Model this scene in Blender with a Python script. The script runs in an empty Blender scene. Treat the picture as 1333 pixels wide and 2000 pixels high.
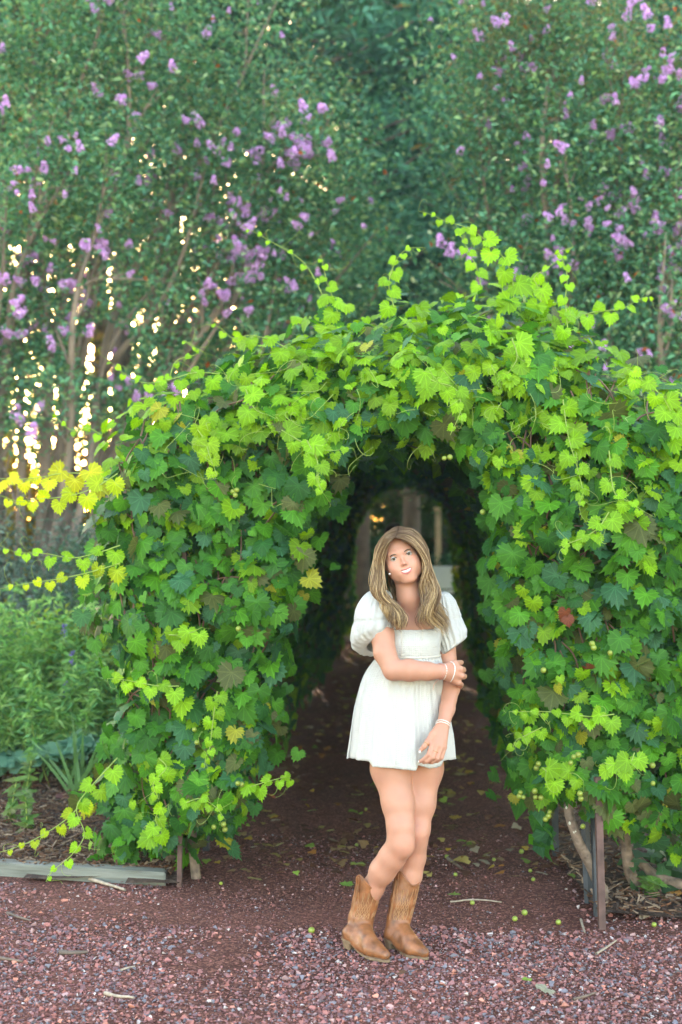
import bpy, math, random
import numpy as np
from mathutils import Vector, Matrix, Quaternion

# ------------------------------------------------------------------ camera, world, sun, exposure
S = bpy.context.scene
COL = S.collection
CH = 1.68                      # camera height
FPX = 2778.0                   # focal length in photo pixels
cam_d = bpy.data.cameras.new('camera'); cam = bpy.data.objects.new('camera', cam_d); COL.objects.link(cam)
cam.location = (0, 0, CH); cam.rotation_euler = (math.radians(90), 0, 0)
cam_d.sensor_fit = 'VERTICAL'; cam_d.sensor_height = 36; cam_d.sensor_width = 24; cam_d.lens = 50
cam_d.clip_start = 0.1; cam_d.clip_end = 600
cam_d.dof.use_dof = True; cam_d.dof.focus_distance = 5.5; cam_d.dof.aperture_fstop = 2.2
S.camera = cam
SUN_AZ, SUN_EL = math.radians(-9.4), math.radians(6.4)
sun_dir = Vector((math.sin(SUN_AZ)*math.cos(SUN_EL), math.cos(SUN_AZ)*math.cos(SUN_EL), math.sin(SUN_EL)))
W = bpy.data.worlds.new('World'); S.world = W; W.use_nodes = True
nt = W.node_tree; bg = nt.nodes['Background']
sky = nt.nodes.new('ShaderNodeTexSky'); sky.sky_type = 'NISHITA'; sky.sun_disc = False
sky.sun_elevation = SUN_EL; sky.sun_rotation = SUN_AZ; sky.altitude = 100; sky.air_density = 1.0; sky.dust_density = 1.5; sky.ozone_density = 1.0
nt.links.new(sky.outputs[0], bg.inputs[0]); bg.inputs[1].default_value = 0.15
sl = bpy.data.lights.new('sun', 'SUN'); sl.energy = 2.0; sl.angle = math.radians(0.5); sl.color = (1, 0.82, 0.58)
so = bpy.data.objects.new('sun', sl); COL.objects.link(so); so.rotation_euler = sun_dir.to_track_quat('Z', 'Y').to_euler()
vs = S.view_settings; vs.view_transform = 'Standard'; vs.look = 'None'; vs.gamma = 1; vs.use_curve_mapping = False
vs.exposure = 4.0
vs.use_white_balance = True; vs.white_balance_temperature = 7350; vs.white_balance_tint = 21.5
S.cycles.max_bounces = 8; S.cycles.transparent_max_bounces = 8; S.cycles.sample_clamp_indirect = 8

# ------------------------------------------------------------------ helpers
R = np.random.RandomState(7)
random.seed(7)

def P(px, py, Y):              # point seen at photo pixel (px, py) at depth Y
    return np.array(((px-666.5)/FPX*Y, Y, CH-(py-1000.0)/FPX*Y))

def new_mesh(name, verts, faces, mat=None, smooth=True, fcol=None, vcol=None, uv=None):
    """faces: numpy int array (n,3) or (n,4), or a python list of tuples"""
    me = bpy.data.meshes.new(name)
    verts = np.asarray(verts, dtype=np.float32)
    if isinstance(faces, np.ndarray):
        n, k = faces.shape
        me.vertices.add(len(verts)); me.vertices.foreach_set('co', verts.ravel())
        me.loops.add(n*k); me.loops.foreach_set('vertex_index', faces.astype(np.int32).ravel())
        me.polygons.add(n); me.polygons.foreach_set('loop_start', np.arange(0, n*k, k, dtype=np.int32))
        me.update(calc_edges=True); me.validate()
    else:
        me.from_pydata([tuple(map(float, v)) for v in verts], [], faces); me.update()
    me.polygons.foreach_set('use_smooth', np.full(len(me.polygons), bool(smooth)))
    if fcol is not None:
        a = me.attributes.new('Col', 'FLOAT_COLOR', 'FACE'); c = np.ones((len(me.polygons), 4), np.float32); c[:, :3] = fcol
        a.data.foreach_set('color', c.ravel())
    if vcol is not None:
        a = me.attributes.new('Col', 'FLOAT_COLOR', 'POINT'); c = np.ones((len(verts), 4), np.float32); c[:, :3] = vcol
        a.data.foreach_set('color', c.ravel())
    if uv is not None:         # per-vertex uv
        l = me.uv_layers.new(name='UVMap'); idx = np.empty(len(me.loops), np.int32); me.loops.foreach_get('vertex_index', idx)
        l.data.foreach_set('uv', np.asarray(uv, np.float32)[idx].ravel())
    if mat: me.materials.append(mat)
    return me

def obj(name, me, parent=None, loc=None):
    o = bpy.data.objects.new(name, me); COL.objects.link(o)
    if loc is not None: o.location = loc
    if parent: o.parent = parent
    return o

def empty(name, loc=(0, 0, 0)):
    o = bpy.data.objects.new(name, None); COL.objects.link(o); o.location = loc; o.empty_display_size = 0.1
    return o

def child(name, me, parent):   # mesh given in world coordinates under an unrotated parent
    o = obj(name, me, parent); o.location = -Vector(parent.location); return o

def tag(o, label=None, cat=None, group=None, kind=None):
    if label: o['label'] = label
    if cat: o['category'] = cat
    if group: o['group'] = group
    if kind: o['kind'] = kind
    return o

def catmull(pts, n):
    pts = np.asarray(pts, float); m = len(pts)
    if m == 2: return pts[0]+(pts[1]-pts[0])*np.linspace(0, 1, n)[:, None]
    ext = np.vstack([2*pts[0]-pts[1], pts, 2*pts[-1]-pts[-2]])
    u = np.linspace(0, m-1, n); i = np.minimum(u.astype(int), m-2); t = (u-i)[:, None]
    p0, p1, p2, p3 = ext[i], ext[i+1], ext[i+2], ext[i+3]
    return 0.5*((2*p1)+(-p0+p2)*t+(2*p0-5*p1+4*p2-p3)*t*t+(-p0+3*p1-3*p2+p3)*t**3)

def tube(path, rad, sides=6, cap=True):
    path = np.asarray(path, float); n = len(path); rad = np.broadcast_to(rad, (n,))
    T = np.gradient(path, axis=0); T /= np.linalg.norm(T, axis=1)[:, None]+1e-9
    ref = np.array((0.13, 0.97, 0.2)) if abs(T[0] @ np.array((0.13, 0.97, 0.2))) < 0.8 else np.array((0.9, 0.1, 0.3))
    N = np.empty_like(T); a = ref
    for i in range(n):
        a = a-T[i]*(a @ T[i]); a = a/(np.linalg.norm(a)+1e-9); N[i] = a
    B = np.cross(T, N); th = np.arange(sides)*2*math.pi/sides
    V = path[:, None, :]+rad[:, None, None]*(N[:, None, :]*np.cos(th)[None, :, None]+B[:, None, :]*np.sin(th)[None, :, None])
    V = V.reshape(-1, 3); F = []
    i = np.arange(n-1)[:, None]; j = np.arange(sides)[None, :]
    F = np.stack([i*sides+j, i*sides+(j+1) % sides, (i+1)*sides+(j+1) % sides, (i+1)*sides+j], -1).reshape(-1, 4)
    return V, F

class MB:                       # collects quad/tri pieces into one mesh
    def __init__(s): s.v = []; s.f = []; s.c = []; s.n = 0
    def add(s, V, F, col=None):
        F = np.asarray(F)
        if F.shape[1] == 3: F = np.hstack([F, F[:, 2:3]])
        s.v.append(np.asarray(V, float)); s.f.append(F+s.n); s.n += len(V)
        if col is not None: s.c.append(np.tile(np.asarray(col, float), (len(V), 1)) if np.ndim(col) == 1 else col)
    def mesh(s, name, mat, smooth=True):
        V = np.vstack(s.v); F = np.vstack(s.f)
        tri = F[:, 2] == F[:, 3]
        col = np.vstack(s.c) if s.c else None
        if tri.all(): return new_mesh(name, V, F[:, :3], mat, smooth, vcol=col)
        if not tri.any(): return new_mesh(name, V, F, mat, smooth, vcol=col)
        q = F[~tri]; T = np.vstack([F[tri][:, :3], q[:, :3], q[:, [0, 2, 3]]])
        return new_mesh(name, V, T, mat, smooth, vcol=col)

def box(c, s, rot=None):
    c = np.asarray(c, float); s = np.asarray(s, float)/2
    V = np.array([(x, y, z) for x in (-1, 1) for y in (-1, 1) for z in (-1, 1)])*s
    if rot is not None: V = V @ np.array(rot).T
    F = np.array([(0, 1, 3, 2), (4, 6, 7, 5), (0, 4, 5, 1), (2, 3, 7, 6), (0, 2, 6, 4), (1, 5, 7, 3)])
    return V+c, F

def rotz(a): return np.array(((math.cos(a), -math.sin(a), 0), (math.sin(a), math.cos(a), 0), (0, 0, 1)))

# value noise
_perm = R.rand(64, 64, 64).astype(np.float32)
def vnoise(p):
    p = np.asarray(p, float); i = np.floor(p).astype(int); f = p-i; f = f*f*(3-2*f); r = 0
    for dx in (0, 1):
        for dy in (0, 1):
            for dz in (0, 1):
                w = (f[..., 0] if dx else 1-f[..., 0])*(f[..., 1] if dy else 1-f[..., 1])*(f[..., 2] if dz else 1-f[..., 2])
                r = r+w*_perm[(i[..., 0]+dx) % 64, (i[..., 1]+dy) % 64, (i[..., 2]+dz) % 64]
    return r*2-1

# ------------------------------------------------------------------ signed distance modelling (for the figure)
class Field:
    def __init__(s, lo, hi, h):
        s.lo = np.array(lo, float); s.h = h; s.n = np.ceil((np.array(hi)-s.lo)/h).astype(int)+1
        s.f = np.full(s.n, 0.08, np.float32)
    def _box(s, lo, hi):
        a = np.clip(np.floor((lo-s.lo)/s.h).astype(int), 0, s.n-1); b = np.clip(np.ceil((hi-s.lo)/s.h).astype(int)+1, 1, s.n)
        sl = tuple(slice(a[k], b[k]) for k in range(3))
        g = [s.lo[k]+s.h*np.arange(a[k], b[k], dtype=np.float32) for k in range(3)]
        return sl, g
    def apply(s, lo, hi, fn, k, op='add'):
        sl, (x, y, z) = s._box(np.asarray(lo), np.asarray(hi))
        if min(len(x), len(y), len(z)) == 0: return
        d = fn(x[:, None, None], y[None, :, None], z[None, None, :]); a = s.f[sl]
        if op == 'sub': d = -d; h = np.clip(0.5-0.5*(a-d)/k, 0, 1); s.f[sl] = (a*(1-h)+d*h)+k*h*(1-h)
        else: h = np.clip(0.5+0.5*(a-d)/k, 0, 1); s.f[sl] = a*(1-h)+d*h-k*h*(1-h)
    def cone(s, a, b, ra, rb, k=0.012, op='add'):
        a = np.asarray(a, float); b = np.asarray(b, float); m = max(ra, rb)+k+3*s.h+0.01; ab = b-a; L = ab @ ab+1e-12
        def fn(x, y, z):
            t = np.clip(((x-a[0])*ab[0]+(y-a[1])*ab[1]+(z-a[2])*ab[2])/L, 0, 1)
            return np.sqrt((x-a[0]-t*ab[0])**2+(y-a[1]-t*ab[1])**2+(z-a[2]-t*ab[2])**2)-(ra+(rb-ra)*t)
        s.apply(np.minimum(a, b)-m, np.maximum(a, b)+m, fn, k, op)
    def ell(s, c, r, k=0.012, M=None, op='add'):
        c = np.asarray(c, float); r = np.asarray(r, float); M = np.eye(3) if M is None else np.asarray(M); m = r.max()+k+3*s.h+0.01
        def fn(x, y, z):
            X, Y, Z = x-c[0], y-c[1], z-c[2]
            u = (M[0, 0]*X+M[1, 0]*Y+M[2, 0]*Z); v = (M[0, 1]*X+M[1, 1]*Y+M[2, 1]*Z); w = (M[0, 2]*X+M[1, 2]*Y+M[2, 2]*Z)
            k0 = np.sqrt((u/r[0])**2+(v/r[1])**2+(w/r[2])**2); k1 = np.sqrt((u/r[0]**2)**2+(v/r[1]**2)**2+(w/r[2]**2)**2)
            return k0*(k0-1)/(k1+1e-6)
        s.apply(c-m, c+m, fn, k, op)
    def chain(s, pts, radii, k=0.012):
        for i in range(len(pts)-1): s.cone(pts[i], pts[i+1], radii[i], radii[i+1], k)
    def nets(s):
        f = s.f; f[0], f[-1], f[:, 0], f[:, -1], f[:, :, 0], f[:, :, -1] = (0.08,)*6
        ins = f < 0; n = np.array(f.shape)
        cnt = np.zeros(n-1, np.uint8)
        C = [(i, j, k) for i in (0, 1) for j in (0, 1) for k in (0, 1)]
        for (i, j, k) in C: cnt += ins[i:n[0]-1+i, j:n[1]-1+j, k:n[2]-1+k]
        act = np.argwhere((cnt > 0) & (cnt < 8)); ids = np.full(n-1, -1, np.int32); ids[act[:, 0], act[:, 1], act[:, 2]] = np.arange(len(act))
        val = {c: f[act[:, 0]+c[0], act[:, 1]+c[1], act[:, 2]+c[2]] for c in C}
        sm = np.zeros((len(act), 3)); w = np.zeros(len(act))
        for c in C:
            for ax in range(3):
                if c[ax] == 0:
                    d = list(c); d[ax] = 1; d = tuple(d); a, b = val[c], val[d]; m = (a < 0) != (b < 0)
                    t = np.where(m, a/(a-b+1e-12), 0); p = np.zeros((len(act), 3)); p[:] = c; p[:, ax] += t
                    sm += p*m[:, None]; w += m
        V = s.lo+s.h*(act+sm/w[:, None]); F = []
        for ax in range(3):
            sa = [slice(None)]*3; sb = [slice(None)]*3; sa[ax] = slice(0, -1); sb[ax] = slice(1, None)
            e = np.argwhere(ins[tuple(sa)] != ins[tuple(sb)]); u, v = [(1, 2), (2, 0), (0, 1)][ax]
            e = e[(e[:, u] > 0) & (e[:, v] > 0) & (e[:, u] < n[u]-1) & (e[:, v] < n[v]-1)]
            def g(du, dv):
                q = e.copy(); q[:, u] += du; q[:, v] += dv; return ids[q[:, 0], q[:, 1], q[:, 2]]
            Q = np.stack([g(-1, -1), g(0, -1), g(0, 0), g(-1, 0)], 1); flip = ~ins[e[:, 0], e[:, 1], e[:, 2]]
            Q[flip] = Q[flip][:, ::-1]; F.append(Q)
        return V, np.vstack(F)

# ------------------------------------------------------------------ materials
def mat(name, col=(0.5, 0.5, 0.5), rough=0.6, attr=None, objcol=False, trans=0.0, noise=None, bump=None, spec=0.5, sss=0, tint=None, veins=False, coat=0):
    m = bpy.data.materials.new(name); m.use_nodes = True; t = m.node_tree; N = t.nodes; L = t.links
    b = N['Principled BSDF']; out = N['Material Output']
    b.inputs['Roughness'].default_value = rough; b.inputs['Specular IOR Level'].default_value = spec
    src = None
    if attr: a = N.new('ShaderNodeAttribute'); a.attribute_name = attr; src = a.outputs['Color']
    elif objcol: a = N.new('ShaderNodeObjectInfo'); src = a.outputs['Color']
    else: a = N.new('ShaderNodeRGB'); a.outputs[0].default_value = (*col, 1); src = a.outputs[0]
    tc = N.new('ShaderNodeTexCoord')
    if noise:                  # (scale, lo, hi): multiply by a noise
        nz = N.new('ShaderNodeTexNoise'); nz.inputs['Scale'].default_value = noise[0]; nz.inputs['Detail'].default_value = 6
        L.new(tc.outputs['Object'], nz.inputs['Vector'])
        mr = N.new('ShaderNodeMapRange'); mr.inputs[1].default_value = 0.3; mr.inputs[2].default_value = 0.7; mr.inputs[3].default_value = noise[1]; mr.inputs[4].default_value = noise[2]
        L.new(nz.outputs['Fac'], mr.inputs[0])
        mx = N.new('ShaderNodeVectorMath'); mx.operation = 'SCALE'; L.new(src, mx.inputs[0]); L.new(mr.outputs[0], mx.inputs['Scale']); src = mx.outputs[0]
    if veins:                  # pale veins fanning out from the leaf stalk (uv: x across, y along)
        uvn = N.new('ShaderNodeUVMap'); uvn.uv_map = 'UVMap'; sp = N.new('ShaderNodeSeparateXYZ'); L.new(uvn.outputs[0], sp.inputs[0])
        ab = N.new('ShaderNodeMath'); ab.operation = 'ABSOLUTE'; L.new(sp.outputs[0], ab.inputs[0]); cur = None
        def M(op, a, bb):
            q = N.new('ShaderNodeMath'); q.operation = op
            for i, z in enumerate((a, bb)):
                if isinstance(z, (int, float)): q.inputs[i].default_value = z
                elif z is not None: L.new(z, q.inputs[i])
            return q.outputs[0]
        for ang in (0, 34, 72, 112):
            sx, cy = math.sin(math.radians(ang)), math.cos(math.radians(ang))
            dd = M('ABSOLUTE', M('SUBTRACT', M('MULTIPLY', ab.outputs[0], cy), M('MULTIPLY', sp.outputs[1], sx)), None)
            cur = dd if cur is None else M('MINIMUM', cur, dd)
        vm = N.new('ShaderNodeMapRange'); vm.inputs[1].default_value = 0.008; vm.inputs[2].default_value = 0.03; vm.inputs[3].default_value = 1.3; vm.inputs[4].default_value = 0.94
        L.new(cur, vm.inputs[0])
        mx = N.new('ShaderNodeVectorMath'); mx.operation = 'SCALE'; L.new(src, mx.inputs[0]); L.new(vm.outputs[0], mx.inputs['Scale']); src = mx.outputs[0]
    L.new(src, b.inputs['Base Color'])
    if sss:
        b.inputs['Subsurface Weight'].default_value = sss; b.inputs['Subsurface Radius'].default_value = (1, 0.35, 0.2); b.inputs['Subsurface Scale'].default_value = 0.006
    if coat: b.inputs['Coat Weight'].default_value = coat
    if bump:                   # (kind, scale, strength, distance)
        if bump[0] == 'noise':
            q = N.new('ShaderNodeTexNoise'); q.inputs['Scale'].default_value = bump[1]; q.inputs['Detail'].default_value = 5; o = q.outputs['Fac']; L.new(tc.outputs['Object'], q.inputs['Vector'])
        else:
            q = N.new('ShaderNodeTexVoronoi'); q.inputs['Scale'].default_value = bump[1]; o = q.outputs['Distance']; L.new(tc.outputs['Object'], q.inputs['Vector'])
        bp = N.new('ShaderNodeBump'); bp.inputs['Strength'].default_value = bump[2]; bp.inputs['Distance'].default_value = bump[3]
        L.new(o, bp.inputs['Height']); L.new(bp.outputs[0], b.inputs['Normal'])
    if trans:
        tr = N.new('ShaderNodeBsdfTranslucent'); ms = N.new('ShaderNodeMixShader'); ms.inputs[0].default_value = trans
        tn = N.new('ShaderNodeVectorMath'); tn.operation = 'MULTIPLY'; tn.inputs[1].default_value = tint or (1.3, 1.25, 0.6); L.new(src, tn.inputs[0])
        L.new(tn.outputs[0], tr.inputs['Color']); L.new(b.outputs[0], ms.inputs[1]); L.new(tr.outputs[0], ms.inputs[2]); L.new(ms.outputs[0], out.inputs[0])
    return m

M_leaf_o = mat('vine_leaf_single', rough=0.5, objcol=True, trans=0.38, noise=(25, 0.85, 1.15), veins=True, spec=0.22)
M_leaf_a = mat('vine_leaf_mass', rough=0.5, attr='Col', trans=0.38, noise=(25, 0.85, 1.15), veins=True, spec=0.22)
M_tree = mat('tree_foliage', rough=0.55, attr='Col', trans=0.42, spec=0.3)
M_bark = mat('myrtle_bark', (0.28, 0.20, 0.145), 0.8, noise=(3, 0.5, 1.2), bump=('noise', 20, 0.4, 0.02))
M_darkbark = mat('dark_bark', (0.15, 0.11, 0.085), 0.9, noise=(5, 0.6, 1.3), bump=('noise', 12, 0.8, 0.03))
M_vinebark = mat('vine_bark', (0.20, 0.14, 0.10), 0.85, noise=(30, 0.5, 1.4), bump=('noise', 60, 0.8, 0.01))
M_lichen = mat('lichen', (0.50, 0.50, 0.42), 0.9, noise=(90, 0.8, 1.1))
M_shoot = mat('green_shoot', (0.30, 0.42, 0.08), 0.5, trans=0.2)
M_cane = mat('brown_cane', (0.16, 0.08, 0.045), 0.6)
M_grape = mat('green_grape', (0.24, 0.30, 0.045), 0.3, sss=0.3, noise=(60, 0.8, 1.2))
M_flower = mat('myrtle_flower', rough=0.6, attr='Col', trans=0.35, tint=(1.1, 1.0, 1.1))
M_rust = mat('rusted_steel', (0.10, 0.052, 0.042), 0.75, noise=(15, 0.6, 1.5), bump=('noise', 80, 0.3, 0.004))
M_steel = mat('grey_steel', (0.045, 0.052, 0.06), 0.6, noise=(20, 0.7, 1.3))
M_gravel = mat('gravel', rough=0.85, attr='Col', noise=(160, 0.75, 1.2), spec=0.3)
M_stone_o = mat('gravel_single', rough=0.85, objcol=True, noise=(160, 0.75, 1.2), spec=0.3)
M_timber = mat('weathered_timber', (0.30, 0.29, 0.24), 0.85, bump=('noise', 40, 0.5, 0.01))
M_mulch = mat('mulch', rough=0.9, attr='Col', spec=0.2)
M_deadleaf = mat('fallen_leaf', rough=0.7, objcol=True, trans=0.15, noise=(40, 0.7, 1.2), tint=(1, 1, 0.8))
M_twig = mat('twig', (0.16, 0.11, 0.08), 0.9, noise=(40, 0.6, 1.4))
M_driftwood = mat('bleached_wood', (0.38, 0.30, 0.22), 0.9, noise=(40, 0.6, 1.3))
M_skin = mat('skin', rough=0.5, attr='Col', sss=0.25, spec=0.35, noise=(30, 0.97, 1.03))
M_hair = mat('hair', rough=0.45, attr='Col', spec=0.35)
M_eye = mat('eye', rough=0.3, attr='Col', spec=0.3)
M_teeth = mat('teeth', (0.82, 0.79, 0.74), 0.25)
M_dark = mat('brow', (0.07, 0.045, 0.03), 0.8)
M_leather = mat('tan_leather', (0.27, 0.098, 0.036), 0.42, noise=(28, 0.5, 1.35), bump=('noise', 70, 0.25, 0.004), spec=0.5)
M_sole = mat('boot_sole', (0.22, 0.14, 0.08), 0.6, noise=(40, 0.7, 1.2))
M_stitch = mat('boot_stitch', (0.42, 0.21, 0.095), 0.6)
M_bead = mat('bead', (0.80, 0.72, 0.66), 0.25)
M_pinkcord = mat('pink_cord', (0.62, 0.25, 0.18), 0.6)
M_gold = mat('gold', (0.75, 0.5, 0.2), 0.25); M_gold.node_tree.nodes['Principled BSDF'].inputs['Metallic'].default_value = 1

def dress_material():
    m = mat('white_waffle_cotton', (0.60, 0.585, 0.545), 0.85, spec=0.2, trans=0.12, tint=(1, 1, 0.95)); t = m.node_tree; N = t.nodes; L = t.links
    b = N['Principled BSDF']; tc = N['Texture Coordinate']; sp = N.new('ShaderNodeSeparateXYZ'); uvn = N.new('ShaderNodeUVMap'); uvn.uv_map = 'UVMap'; L.new(uvn.outputs[0], sp.inputs[0]); hs = []
    for i in (0, 1):
        a = N.new('ShaderNodeMath'); a.operation = 'MULTIPLY'; a.inputs[1].default_value = math.pi/0.007; L.new(sp.outputs[i], a.inputs[0])
        s = N.new('ShaderNodeMath'); s.operation = 'SINE'; L.new(a.outputs[0], s.inputs[0]); p = N.new('ShaderNodeMath'); p.operation = 'ABSOLUTE'; L.new(s.outputs[0], p.inputs[0]); hs.append(p.outputs[0])
    mn = N.new('ShaderNodeMath'); mn.operation = 'MINIMUM'; L.new(hs[0], mn.inputs[0]); L.new(hs[1], mn.inputs[1])
    pw = N.new('ShaderNodeMath'); pw.operation = 'POWER'; pw.inputs[1].default_value = 0.5; L.new(mn.outputs[0], pw.inputs[0])
    nz = N.new('ShaderNodeTexNoise'); nz.inputs['Scale'].default_value = 35; L.new(tc.outputs['Object'], nz.inputs['Vector'])
    ad = N.new('ShaderNodeMath'); ad.operation = 'MULTIPLY_ADD'; L.new(nz.outputs['Fac'], ad.inputs[0]); ad.inputs[1].default_value = 2.2; L.new(pw.outputs[0], ad.inputs[2])
    bp = N.new('ShaderNodeBump'); bp.inputs['Strength'].default_value = 0.6; bp.inputs['Distance'].default_value = 0.003; L.new(ad.outputs[0], bp.inputs['Height']); L.new(bp.outputs[0], b.inputs['Normal'])
    return m
M_dress = dress_material()

def ground_material(name, c1, c2, c3, scale):
    m = bpy.data.materials.new(name); m.use_nodes = True; t = m.node_tree; N = t.nodes; L = t.links; b = N['Principled BSDF']; b.inputs['Roughness'].default_value = 0.95; b.inputs['Specular IOR Level'].default_value = 0.2
    tc = N.new('ShaderNodeTexCoord'); n1 = N.new('ShaderNodeTexNoise'); n1.inputs['Scale'].default_value = 1.6; n1.inputs['Detail'].default_value = 8; L.new(tc.outputs['Object'], n1.inputs['Vector'])
    v = N.new('ShaderNodeTexVoronoi'); v.inputs['Scale'].default_value = scale; L.new(tc.outputs['Object'], v.inputs['Vector'])
    r = N.new('ShaderNodeValToRGB'); r.color_ramp.elements[0].position = 0.35; r.color_ramp.elements[0].color = (*c1, 1); r.color_ramp.elements[1].position = 0.65; r.color_ramp.elements[1].color = (*c2, 1); L.new(n1.outputs['Fac'], r.inputs[0])
    mx = N.new('ShaderNodeMix'); mx.data_type = 'RGBA'; L.new(r.outputs[0], mx.inputs[6]); mx.inputs[7].default_value = (*c3, 1)
    sp = N.new('ShaderNodeSeparateColor'); L.new(v.outputs['Color'], sp.inputs[0]); q = N.new('ShaderNodeMath'); q.operation = 'POWER'; q.inputs[1].default_value = 3; L.new(sp.outputs[0], q.inputs[0]); L.new(q.outputs[0], mx.inputs[0])
    L.new(mx.outputs[2], b.inputs['Base Color'])
    bp = N.new('ShaderNodeBump'); bp.inputs['Strength'].default_value = 0.8; bp.inputs['Distance'].default_value = 0.01; n2 = N.new('ShaderNodeTexNoise'); n2.inputs['Scale'].default_value = 120; n2.inputs['Detail'].default_value = 4; L.new(tc.outputs['Object'], n2.inputs['Vector'])
    L.new(n2.outputs['Fac'], bp.inputs['Height']); L.new(bp.outputs[0], b.inputs['Normal'])
    return m
M_dirt = ground_material('red_cinder_dirt', (0.060, 0.020, 0.014), (0.115, 0.040, 0.029), (0.30, 0.12, 0.085), 110)
M_soil = ground_material('mulched_soil', (0.05, 0.032, 0.025), (0.09, 0.055, 0.04), (0.16, 0.10, 0.07), 60)
M_lawn = ground_material('far_ground', (0.05, 0.07, 0.03), (0.08, 0.09, 0.04), (0.12, 0.11, 0.06), 8)
M_paver = mat('grey_paving', (0.42, 0.38, 0.38), 0.85, noise=(6, 0.7, 1.2))

# ------------------------------------------------------------------ the ground
def grid_mesh(name, x0, x1, y0, y1, step, m, zf):
    xs = np.arange(x0, x1+step/2, step); ys = np.arange(y0, y1+step/2, step); X, Y = np.meshgrid(xs, ys); Z = zf(X, Y)
    V = np.stack([X, Y, Z], -1).reshape(-1, 3); nx = len(xs); i = np.arange(len(ys)-1)[:, None]; j = np.arange(nx-1)[None]
    F = np.stack([i*nx+j, i*nx+j+1, (i+1)*nx+j+1, (i+1)*nx+j], -1).reshape(-1, 4)
    return new_mesh(name, V, F, m)
ground = tag(obj('ground', new_mesh('ground', [(-90, -60, -0.03), (90, -60, -0.03), (90, 130, -0.03), (-90, 130, -0.03)], [(0, 1, 2, 3)], M_lawn)), kind='structure')
def path_z(X, Y): return 0.006*vnoise(np.stack([X*1.7, Y*1.7, 0*X], -1))+0.003*vnoise(np.stack([X*9, Y*9, 0*X+5], -1))
gravel_path = tag(obj('gravel_path', grid_mesh('gravel_path', -4, 4, 1.5, 19.6, 0.08, M_dirt, path_z)), kind='structure')
tdir = np.array((0.056, 1, 0)); tdir /= np.linalg.norm(tdir); tnor = np.array((tdir[1], -tdir[0], 0))   # tunnel axis and its right
T0 = np.array((0.14, 6.1, 0))       # tunnel axis start on the ground
def TP(s, d, z): return T0+tdir*s+tnor*d+np.array((0, 0, z))   # s along, d across

# mulch bed to the left behind the timber, and right of the right posts
def sheet(name, poly, z, m, amp=0.02):
    poly = np.array(poly, float); lo = poly.min(0); hi = poly.max(0); st = 0.12
    xs = np.arange(lo[0], hi[0], st); ys = np.arange(lo[1], hi[1], st); V = []; idx = {}; F = []
    def ins(x, y):
        c = False; n = len(poly)
        for a in range(n):
            (x1, y1), (x2, y2) = poly[a], poly[(a+1) % n]
            if (y1 > y) != (y2 > y) and x < (x2-x1)*(y-y1)/(y2-y1)+x1: c = not c
        return c
    for i, x in enumerate(xs):
        for j, y in enumerate(ys):
            if ins(x+st/2, y+st/2):
                q = []
                for a, b in ((0, 0), (1, 0), (1, 1), (0, 1)):
                    k = (i+a, j+b)
                    if k not in idx: idx[k] = len(V); V.append((x+a*st, y+b*st, z))
                    q.append(idx[k])
                F.append(tuple(q))
    V = np.array(V); V[:, 2] += amp*(vnoise(V*2.1)+0.4*vnoise(V*9))
    return new_mesh(name, V, np.array(F), m)
bedL = [(-5, 6.62), (-1.4, 6.50), (-0.72, 6.32), (-0.85, 7.0), (-0.7, 19), (-9, 19), (-9, 6.6)]
bedR = [(1.06, 5.85), (1.5, 5.75), (4, 5.6), (9, 6), (9, 19), (1.6, 19)]
mulch_left = tag(obj('mulch_bed', sheet('mulch_bed', bedL, 0.03, M_soil, 0.02)), kind='structure')
mulch_right = tag(obj('mulch_bed', sheet('mulch_bed', bedR, 0.03, M_soil, 0.02)), kind='structure')

# ------------------------------------------------------------------ scatter many small templates into one mesh
def scatter(name, tmpl, tf, pos, rot, scl, col, m, smooth=False, uv=None, facecol=True):
    """tmpl (k,3) verts, tf (f,3|4) faces, pos (n,3), rot (n,3,3), scl (n,) or (n,3)"""
    n = len(pos); k = len(tmpl); scl = np.asarray(scl, float)
    if scl.ndim == 1: scl = np.repeat(scl[:, None], 3, 1)
    V = np.einsum('nij,nkj->nki', rot, tmpl[None]*scl[:, None, :])+pos[:, None, :]
    F = tf[None]+(np.arange(n)*k)[:, None, None]
    return new_mesh(name, V.reshape(-1, 3), F.reshape(-1, tf.shape[1]), m, smooth, fcol=np.repeat(col, len(tf), 0), uv=None if uv is None else np.tile(uv, (n, 1)))
def rand_rot(n, rs=R):
    q = rs.randn(n, 4); q /= np.linalg.norm(q, axis=1)[:, None]; w, x, y, z = q.T
    return np.stack([1-2*(y*y+z*z), 2*(x*y-z*w), 2*(x*z+y*w), 2*(x*y+z*w), 1-2*(x*x+z*z), 2*(y*z-x*w), 2*(x*z-y*w), 2*(y*z+x*w), 1-2*(x*x+y*y)], -1).reshape(-1, 3, 3)
def frame_rot(nrm, tip):        # columns: x = side, y = tip direction, z = normal
    nrm = nrm/np.linalg.norm(nrm, axis=1)[:, None]; y = tip-nrm*np.sum(tip*nrm, 1)[:, None]; y /= np.linalg.norm(y, axis=1)[:, None]+1e-9
    x = np.cross(y, nrm); return np.stack([x, y, nrm], -1)

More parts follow.
